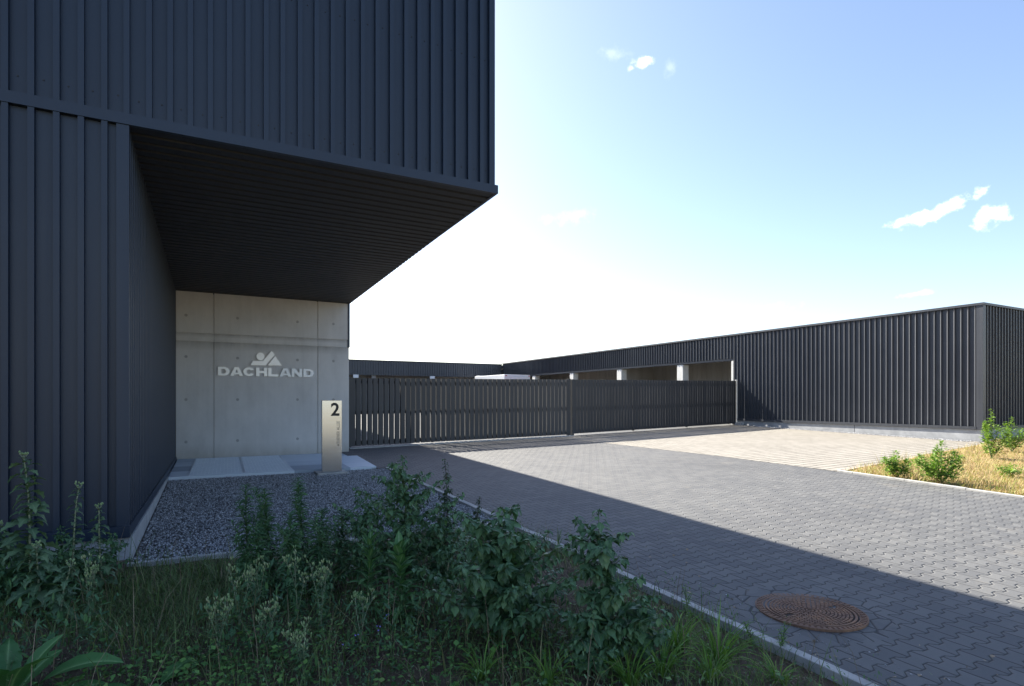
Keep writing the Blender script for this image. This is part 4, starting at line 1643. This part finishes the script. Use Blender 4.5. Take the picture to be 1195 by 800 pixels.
def bush(seed, h, w, dens):
    r = random.Random(seed)
    S, F = Geo(), Geo()
    nst = 7
    for s_ in range(nst):
        az = s_ * 2.4 + r.uniform(-.3, .3)
        k = 0 if s_ == 0 else r.uniform(.35, 1)
        hh = h * (1 - .45 * k) * r.uniform(.9, 1.05)
        tip = Vector((math.cos(az) * w * k, math.sin(az) * w * k, hh))
        pts = [Vector((0, 0, 0)), Vector((tip.x * .45, tip.y * .45, hh * .35)), Vector((tip.x * .8, tip.y * .8, hh * .7)), tip]
        S.tube(pts, [.008, .006, .004, .002], 5)
        n = int(dens / nst)
        for i in range(n):
            t = r.random() ** .75
            p = at_path(pts, min(.999, .1 + .9 * t))
            a2 = r.uniform(0, 6.28)
            off = r.uniform(.0, w * .55 * (1.15 - t))
            q_ = p + Vector((math.cos(a2) * off, math.sin(a2) * off, r.uniform(-.02, .05)))
            sz = r.uniform(.04, .09) * (1.1 - .5 * t)
            leaf(F, q_, a2, r.uniform(.0, 1.0), sz, sz * r.uniform(.45, .75), 'lance', r.uniform(.3, 1.2), .3, 4, .1, r.uniform(-.6, .6))
    return S, F


# --- the weeds of the near bed, one by one
def put(kind, x, y, h, label, seed, **kw):
    z = zbed(x, y) if y < 6.5 else gz(x, y)
    if kind == 'sow':
        S, F, B = sow_thistle(seed, h, **kw)
        return plant('sow_thistle', x, y, z, label, 'weed', 'sow thistles by the black wall', [('stem', S, M['stem_pale']), ('leaves', F, M['leaf_sow']), ('flower_heads', B, M['bud'])])
    if kind == 'goose':
        S, F = goosefoot(seed, h, **kw)
        return plant('goosefoot', x, y, z, label, 'weed', 'bushy goosefoot weeds in the bed', [('stem', S, M['stem']), ('leaves', F, M['leaf_goose'])])
    if kind == 'spike':
        S, F = goosefoot(seed, h, dark=True, **kw)
        return plant('wild_amaranth', x, y, z, label, 'weed', 'dark spiky weeds by the drive', [('stem', S, M['stem_dark']), ('leaves', F, M['leaf_spike'])])
    if kind == 'flea':
        S, F = fleabane(seed, h, **kw)
        return plant('fleabane', x, y, z, label, 'weed', 'narrow-leaved fleabane in front of the gravel', [('stem', S, M['stem']), ('leaves', F, M['leaf_narrow'])])
    if kind == 'lance':
        S, F = lance_plant(seed, h, **kw)
        return plant('evening_primrose', x, y, z, label, 'weed', 'lance-leaved weeds in the bed', [('stem', S, M['stem']), ('leaves', F, M['leaf_lance'])])
    if kind == 'dock':
        S, F = dock(seed, h, **kw)
        return plant('dock_plant', x, y, z, label, 'weed', 'broad-leaved docks in the bed', [('stalks', S, M['stem_pale']), ('leaves', F, M['leaf_dock'])])
    if kind == 'pale':
        S, F, B = pale_flower(seed, h)
        return plant('pale_flower', x, y, z, label, 'weed', 'pale-budded weeds in the bed', [('stems', S, M['stem_pale']), ('leaves', F, M['leaf_pale']), ('inflorescence', B, M['bud'])])
    if kind == 'tuft':
        F = grass_tuft(seed, h, kw.get('n', 60))
        return plant('grass_tuft', x, y, z, label, 'grass', 'grass tufts along the kerb', [('blades', F, M['tuft'])])
    if kind == 'fox':
        S, F, B = foxtail(seed, h)
        return plant('foxtail_grass', x, y, z, label, 'grass', 'foxtail grasses in the bed', [('stem', S, M['stem']), ('leaves', F, M['tuft']), ('seed_head', B, M['seed'])])
    if kind == 'sprig':
        S, F = fleabane(seed, h, .045)
        return plant('kerb_sprig', x, y, z, label, 'weed', 'small sprigs growing along the kerb', [('stem', S, M['stem']), ('leaves', F, M['tuft'])])


put('sow', -1.24, 5.72, 1.16, 'tallest sow thistle against the black wall, at the left edge', 1)
put('sow', -.99, 5.75, .90, 'slim sow thistle second tallest against the black wall', 2, lf=.11)
put('sow', -.80, 5.84, .70, 'short sow thistle leaning beside the pale plinth corner', 3, lf=.12)
put('sow', -1.12, 5.45, .52, 'low leafy sow thistle between the two tall ones', 4)
put('sow', -1.48, 5.85, .60, 'half hidden sow thistle cut by the left picture edge', 5)
put('sow', -.95, 5.2, .42, 'small sow thistle in the dark undergrowth before the tall ones', 6, lf=.14)

put('goose', 1.46, 4.72, 1.17, 'tallest bushy goosefoot in front of the gravel and drive', 11, spread=.56, nb=34, lsize=.075)
put('goose', 1.18, 4.95, .80, 'goosefoot at the left shoulder of the tallest bush', 12, spread=.42, nb=20, lsize=.07)
put('goose', 1.72, 4.60, .80, 'goosefoot at the right shoulder of the tallest bush', 13, spread=.42, nb=20, lsize=.07)
put('spike', 1.98, 5.05, 1.08, 'dark slender spiky weed reaching up to the sunlit paving', 14, spread=.22, nb=12, lsize=.05)
put('spike', 2.30, 5.20, .70, 'shorter dark spiky weed beside the slender tall one', 15, spread=.20, nb=8, lsize=.05)
put('goose', 1.72, 3.45, .92, 'wide goosefoot with large toothed leaves in the middle of the bed', 16, spread=.56, nb=26, lsize=.098)
put('goose', 1.98, 3.75, .70, 'goosefoot hanging over the bare soil by the kerb', 17, spread=.42, nb=14, lsize=.085)
put('goose', 2.19, 2.92, .93, 'tall single goosefoot with large leaves near the kerb', 18, spread=.36, nb=20, lsize=.095)
put('goose', 2.00, 2.80, .42, 'knee-high goosefoot at the left foot of the single one', 19, spread=.22, nb=8, lsize=.09)
put('goose', 2.36, 2.80, .40, 'knee-high goosefoot at the right foot of the single one', 20, spread=.22, nb=8, lsize=.09)

fl = [(.28, 5.53, .88, 'leftmost fleabane stem standing before the gravel'), (.46, 5.2, .88, 'fleabane stem just right of the leftmost one'), (.72, 5.2, .93, 'tallest fleabane stem below the stele'),
      (1.02, 5.17, .62, 'short fleabane at the right end of the clump'), (.55, 4.74, .74, 'fleabane with drooping leaves at the front of the clump'), (.32, 4.94, .62, 'low fleabane at the front left of the clump'),
      (.80, 4.83, .66, 'low fleabane at the front right of the clump'), (.40, 5.5, .60, 'fleabane hidden at the back of the clump'), (.88, 5.45, .62, 'fleabane at the back right of the clump'), (.62, 5.0, .55, 'small fleabane in the dark middle of the clump')]
for i, (x, y, h, lb) in enumerate(fl):
    put('flea', x, y, h, lb, 30 + i, lf=.14)
put('lance', 1.07, 4.38, .63, 'evening primrose with pale midribs and narrow drooping leaves', 50, lf=.21, wd=.034)
put('lance', 1.25, 4.12, .62, 'evening primrose with broad bright upright top leaves', 51, lf=.19, wd=.05, broad_top=True)
put('dock', -.98, 4.02, .40, 'large dock with upright leaves in the bottom left corner', 55, n=11)
put('dock', -.83, 3.82, .26, 'smaller dock at the foot of the large one', 56, n=9, up=.6)
put('dock', -.30, 3.72, .24, 'single low dock leaf cluster at the bottom edge', 57, n=5, up=.35)
put('dock', .12, 4.75, .22, 'flat dark dock beside the bare grassy patch', 58, n=5, up=.3)
pal = [(.18, 4.39, .46, 'pale-budded weed at the left of its patch'), (.32, 4.52, .46, 'pale-budded weed behind the leftmost one'), (.55, 4.29, .50, 'pale-budded weed in the middle of its patch'), (.68, 4.12, .56, 'tallest pale-budded weed at the right of its patch'),
       (.49, 3.60, .32, 'pale-budded weed at the bottom picture edge'), (.34, 3.95, .36, 'low pale-budded weed in the front of its patch'), (.05, 4.03, .38, 'pale-budded weed above the low green leaves'), (-.74, 4.9, .52, 'lone pale-budded weed near the large dock'), (.86, 3.75, .34, 'pale-budded weed among violet flowers')]
for i, (x, y, h, lb) in enumerate(pal):
    put('pale', x, y, h, lb, 70 + i)
tf = [(2.74, 2.86, .36, 90, 'bright grass tuft beside the black pipe end'), (2.84, 2.60, .40, 80, 'tallest bright grass tuft leaning over the kerb'), (2.15, 2.62, .30, 60, 'grass tuft below the single goosefoot'), (1.72, 2.82, .28, 40, 'sparse grass tuft at the bottom middle'),
      (2.40, 2.62, .32, 50, 'grass tuft between the goosefoot and the tall tuft'), (1.40, 3.05, .25, 40, 'thin grass tuft left at the bottom edge'), (3.02, 2.30, .22, 40, 'low grass tuft nearest the manhole'), (2.62, 2.45, .28, 40, 'grass tuft in front of the tall one')]
for i, (x, y, h, n, lb) in enumerate(tf):
    put('tuft', x, y, h, lb, 90 + i, n=n)
fx = [(1.64, 4.3, .30, 'foxtail highest among the goosefoot leaves'), (1.47, 3.99, .22, 'foxtail at the left of its group'), (1.55, 3.88, .26, 'foxtail with a thin green head in the middle'), (1.62, 3.72, .24, 'foxtail with a fat pale seed head')]
for i, (x, y, h, lb) in enumerate(fx):
    put('fox', x, y, h, lb, 110 + i)
sg = [(3.40, 2.58, .24, 'thin sprig standing in front of the manhole'), (3.36, 2.78, .16, 'tiny sprig left of the manhole'), (3.22, 3.25, .27, 'leafy sprig rising over the kerb'), (3.42, 1.95, .10, 'sprig at the bottom end of the kerb'), (3.28, 5.2, .26, 'sprig by the kerb beside the wide goosefoot'), (3.20, 4.75, .14, 'low sprig on the bare soil by the kerb')]
for i, (x, y, h, lb) in enumerate(sg):
    put('sprig', x, y, h, lb, 120 + i)

# --- low growth nobody could count


def blades(name, n, pos, hmin, hmax, wid, mat, bend=.5, label='', cat='grass', zf=zbed):
    P = np.array(pos(n))
    n = len(P)
    z = np.array([zf(a, b) for a, b in P])
    h = hmin + (hmax - hmin) * npr.random(n) ** 1.6
    az = npr.random(n) * 6.283
    ln = h * (bend * (.3 + npr.random(n)))
    sx, sy = -np.sin(az) * wid / 2, np.cos(az) * wid / 2
    co = np.empty((n, 6, 3), np.float32)
    for i, (t, w) in enumerate(((0, 1), (.55, .8), (1, .08))):
        cx = P[:, 0] + np.cos(az) * ln * t * t
        cy = P[:, 1] + np.sin(az) * ln * t * t
        cz = z - .004 + h * (t - .22 * t * t * bend)
        co[:, 2 * i, 0] = cx + sx * w
        co[:, 2 * i, 1] = cy + sy * w
        co[:, 2 * i, 2] = cz
        co[:, 2 * i + 1, 0] = cx - sx * w
        co[:, 2 * i + 1, 1] = cy - sy * w
        co[:, 2 * i + 1, 2] = cz
    f = np.array([(0, 1, 3, 2), (2, 3, 5, 4)], np.int32)
    F = (np.arange(n)[:, None, None] * 6 + f[None]).reshape(-1, 4)
    o = fast_mesh(name, co.reshape(-1, 3), F, mat)
    tag(o, label, cat, kind='stuff')
    return o


def bed_pos(fn, x0=-2.2, x1=3.36, y0=1.6, y1=6.48):
    def f(n):
        u = npr.random((n * 3, 2))
        p = np.stack([x0 + (x1 - x0) * u[:, 0], y0 + (y1 - y0) * u[:, 1]], 1)
        keep = npr.random(len(p)) < np.array([fn(a, b) for a, b in p])
        return p[keep][:n]
    return f


def patchy(x, y, s=1.0, ph=0.0):
    v = math.sin(x * 2.3 * s + ph) * math.cos(y * 2.9 * s + ph * 1.7) + .6 * math.sin(x * 5.1 * s + y * 3.7 * s + ph)
    return max(0.0, min(1.0, .5 + .45 * v))


def bare(x, y):
    """1 on the bare earth by the kerb, 0 elsewhere"""
    b = max(0, 1 - math.hypot((x - 2.75) / .55, (y - 4.35) / .75))
    return min(1.0, 1.8 * b)


blades('dead_grass', 9000, bed_pos(lambda x, y: (.25 + .75 * patchy(x, y, 1, 2)) * (1 if y > 3.2 else .6)), .02, .10, .004, M['litter'], 1.6, 'short dead brown grass lying in the weedy bed')
blades('low_grass', 15000, bed_pos(lambda x, y: patchy(x, y, .9, .6) * (1 - bare(x, y))), .04, .17, .005, M['blade'], .9, 'short mixed green grass between the weeds')


def small_leaves(name, n, pos, smin, smax, hmax, mat, label, zf=zbed, narrow=False):
    P = np.array(pos(n))
    n = len(P)
    z = np.array([zf(a, b) for a, b in P]) + hmax * npr.random(n) ** 1.3
    s = smin + (smax - smin) * npr.random(n) ** 1.5
    az = npr.random(n) * 6.283
    tl = (npr.random(n) - .35) * 1.1
    # three-lobed leaf of seven points
    out = np.array([(0, 0), (.35, .42), (.62, .30), (1.0, 0), (.62, -.30), (.35, -.42)], np.float32)
    if narrow:
        out = np.array([(0, 0), (.3, .15), (.65, .13), (1.0, 0), (.65, -.13), (.3, -.15)], np.float32)
        tl = (npr.random(n) - .3) * 2.4
    co = np.empty((n, 6, 3), np.float32)
    u = out[None, :, 0] * s[:, None]
    v = out[None, :, 1] * s[:, None] * (.7 + .6 * npr.random(n))[:, None]
    dz = u * np.sin(tl)[:, None] + np.abs(v) * .25
    u = u * np.cos(tl)[:, None]
    co[:, :, 0] = P[:, 0, None] + u * np.cos(az)[:, None] - v * np.sin(az)[:, None]
    co[:, :, 1] = P[:, 1, None] + u * np.sin(az)[:, None] + v * np.cos(az)[:, None]
    co[:, :, 2] = z[:, None] + dz
    f = np.array([(0, 1, 2, 3), (0, 3, 4, 5)], np.int32)
    F = (np.arange(n)[:, None, None] * 6 + f[None]).reshape(-1, 4)
    o = fast_mesh(name, co.reshape(-1, 3), F, mat)
    tag(o, label, 'ground cover', kind='stuff')
    return o


def thin_patch(x, y):
    """1 where only short dry grass grows"""
    return min(1.0, 1.9 * max(0, 1 - math.hypot((x + .25) / .75, (y - 5.45) / 1.1)))


def low_cover(x, y):
    k = max(0, 1 - math.hypot((x - .0) / 1.1, (y - 3.75) / .6))
    m = max(0, 1 - math.hypot((x - 1.4) / 1.3, (y - 3.3) / 1.1))
    return min(1, 1.5 * max(k, m * .35) + .12 * patchy(x, y, 1.3, 4)) * (1 - bare(x, y)) * (1 - thin_patch(x, y))


small_leaves('ground_cover', 15000, bed_pos(low_cover), .014, .045, .17, M['cover'], 'low leafy green ground cover in the bed')


def under(x, y):
    k = 0
    for cx, cy, r_ in ((.55, 5.05, .6), (1.5, 4.6, .6), (-1.1, 5.5, .7), (1.75, 3.5, .6), (2.2, 2.9, .45), (.5, 4.2, .7), (-.9, 4.5, .6), (1.1, 3.9, .8), (1.2, 5.2, .6), (-1.5, 5.9, .6), (-1.0, 6.0, .5)):
        k = max(k, 1 - math.hypot(x - cx, y - cy) / r_)
    return min(1, max(0, k * 1.6)) * (1 - bare(x, y))


small_leaves('undergrowth', 15000, bed_pos(lambda x, y: under(x, y) * patchy(x, y, 1.9, 2.2) * (1 - thin_patch(x, y))), .025, .08, .36, M['leaf_narrow'], 'dense narrow-leaved undergrowth at the feet of the tall weeds', narrow=True)
small_leaves('vetch', 9000, bed_pos(lambda x, y: patchy(x, y, 1.1, 3) * (1 - bare(x, y)) * (1 - thin_patch(x, y)) * (1 if y < 4.4 else .3)), .012, .032, .30, M['leaf_pale'], 'fine pale green vetch scrambling through the low growth', narrow=True)
blades('tall_grass', 2600, bed_pos(lambda x, y: patchy(x, y, 1.6, 5) * (1 - bare(x, y))), .15, .42, .006, M['blade'], .7, 'scattered taller grass stems between the weeds')
blades('dry_turf', 9000, bed_pos(thin_patch, -1.2, .7, 4.2, 6.48), .03, .11, .0045, M['blade'], 1.1, 'short dry turf on the open patch before the gravel')
# the thicket against the plinth
TH = 'low leafy weed in the thicket against the pale plinth'
rt_ = random.Random(77)
for i in range(16):
    x = -2.0 + 1.15 * (i % 8) / 7 + rt_.uniform(-.08, .08)
    y = 6.25 - .55 * (i // 8) + rt_.uniform(-.2, .2)
    S, F = goosefoot(300 + i, rt_.uniform(.30, .52), spread=.24, nb=8, lsize=.055)
    plant('low_weed', x, y, zbed(x, y), TH, 'weed', 'thicket at the plinth', [('stem', S, M['stem']), ('leaves', F, M['leaf_narrow'])])
blades('dead_stalks', 520, bed_pos(lambda x, y: (1 - bare(x, y)) * (.4 + .6 * patchy(x, y, 1.4, 1))), .22, .55, .0045, M['litter'], .45, 'dead brown stalks standing between the weeds')
# a few violet flowers
vf = Geo()
for (x, y) in ((1.60, 3.62), (1.66, 3.55), (1.30, 3.5), (.95, 3.6), (.80, 3.55), (1.05, 3.8), (.72, 3.48), (1.58, 3.66)):
    for q_ in range(3):
        leaf(vf, (x + rng.uniform(-.02, .02), y + rng.uniform(-.02, .02), zbed(x, y) + .16 + rng.uniform(0, .05)), rng.uniform(0, 6.28), .6, .014, .010, 'ovate', .5, .2, 4)
tag(vf.build('violet_flowers', M['petal'], rib=True), 'scattered tiny violet flowers in the low growth', 'flowers', kind='stuff')


def kerb_pos(n):
    u = npr.random((n, 2))
    return np.stack([3.46 + 1.2 * u[:, 0] ** 3, 1.5 + 10.5 * u[:, 1]], 1)


small_leaves('fallen_leaves', 260, kerb_pos, .012, .032, .004, M['litter'], 'dry fallen leaves lying on the paving along the kerb', zf=lambda x, y: gz(x, y) + .006)
g4 = stones('spilled_gravel', 420, (3.46, 3.9), (1.5, 12.3), lambda x, y: gz(x, y) + .002, .003, .010, M['stones'])
tag(g4, 'a few stones spilled onto the paving by the kerb', 'stones', kind='stuff')


def lawn_pos(n):
    u = npr.random((n * 4, 2))
    y = -1.0 + 10.2 * u[:, 1]
    x = 11.35 + 20 * u[:, 0] ** 1.7
    ytop = np.where(x < 21, 7.22 + (x - 11.45) * .141, 8.9)
    keep = (y < ytop) & (x > 11.22 + .058 * (y - 4.2) + .1)
    return np.stack([x, y], 1)[keep][:n]


blades('dry_grass', 42000, lawn_pos, .05, .24, .007, M['straw'], 1.0, 'sun-dried golden grass in the bed before the hall', zf=zlawn)
small_leaves('dry_leaves', 8000, lawn_pos, .015, .04, .08, M['leaf_sun'], 'sparse green leaves low in the dry grass', zf=zlawn)


def put_bush(x, y, h, w, dens, lb, seed):
    S, F = bush(seed, h, w, dens)
    plant('green_bush', x, y, zlawn(x, y), lb, 'shrub', 'green shrubs in the dry bed', [('branches', S, M['stem']), ('leaves', F, M['leaf_sun'])])


put_bush(11.62, 6.30, .52, .30, 800, 'smallest sunlit green shrub near the kerb corner', 201)
put_bush(11.66, 5.55, .74, .40, 1700, 'fullest sunlit green shrub in the middle of the dry bed', 202)
put_bush(16.4, 6.75, 1.10, .30, 1100, 'tall pointed sunlit shrub before the hall end wall', 203)
put_bush(18.3, 7.1, .95, .34, 1000, 'sunlit shrub cut by the right picture edge', 204)
put_bush(13.6, 5.3, .22, .3, 260, 'low green shrub in the near part of the dry grass', 205)
F = Geo()
r = random.Random(9)
for i in range(150):
    a = r.uniform(0, 6.28)
    rr_ = r.uniform(0, .35)
    leaf(F, (math.cos(a) * rr_, math.sin(a) * rr_, 0), r.uniform(0, 6.28), r.uniform(1.1, 1.5), r.uniform(.25, .55), .005, 'linear', r.uniform(.2, .9), .3, 5)
plant('dry_grass_clump', 12.5, 6.75, zlawn(12.5, 6.75), 'thin straw-coloured grass clump between two green shrubs', 'grass', None, [('blades', F, M['straw'])])

# black pipe end lying in the grass by the kerb
p = Geo()
n = 16
vs, fs = [], []
for (rr_, zz) in ((.026, 0), (.026, .09), (.021, .09), (.021, 0.0)):
    vs += [(rr_ * math.cos(6.2832 * q_ / n), rr_ * math.sin(6.2832 * q_ / n), zz) for q_ in range(n)]
for a in range(3):
    fs += [(a * n + q_, a * n + (q_ + 1) % n, (a + 1) * n + (q_ + 1) % n, (a + 1) * n + q_) for q_ in range(n)]
p.add(vs, fs)
po = p.build('pipe_end', M['black'], smooth=True)
po.location = (3.10, 3.36, zbed(3.1, 3.36) + .005)
po.rotation_euler = (R(50), 0, R(-30))
tag(po, 'short black pipe end lying in the grass by the kerb', 'pipe')
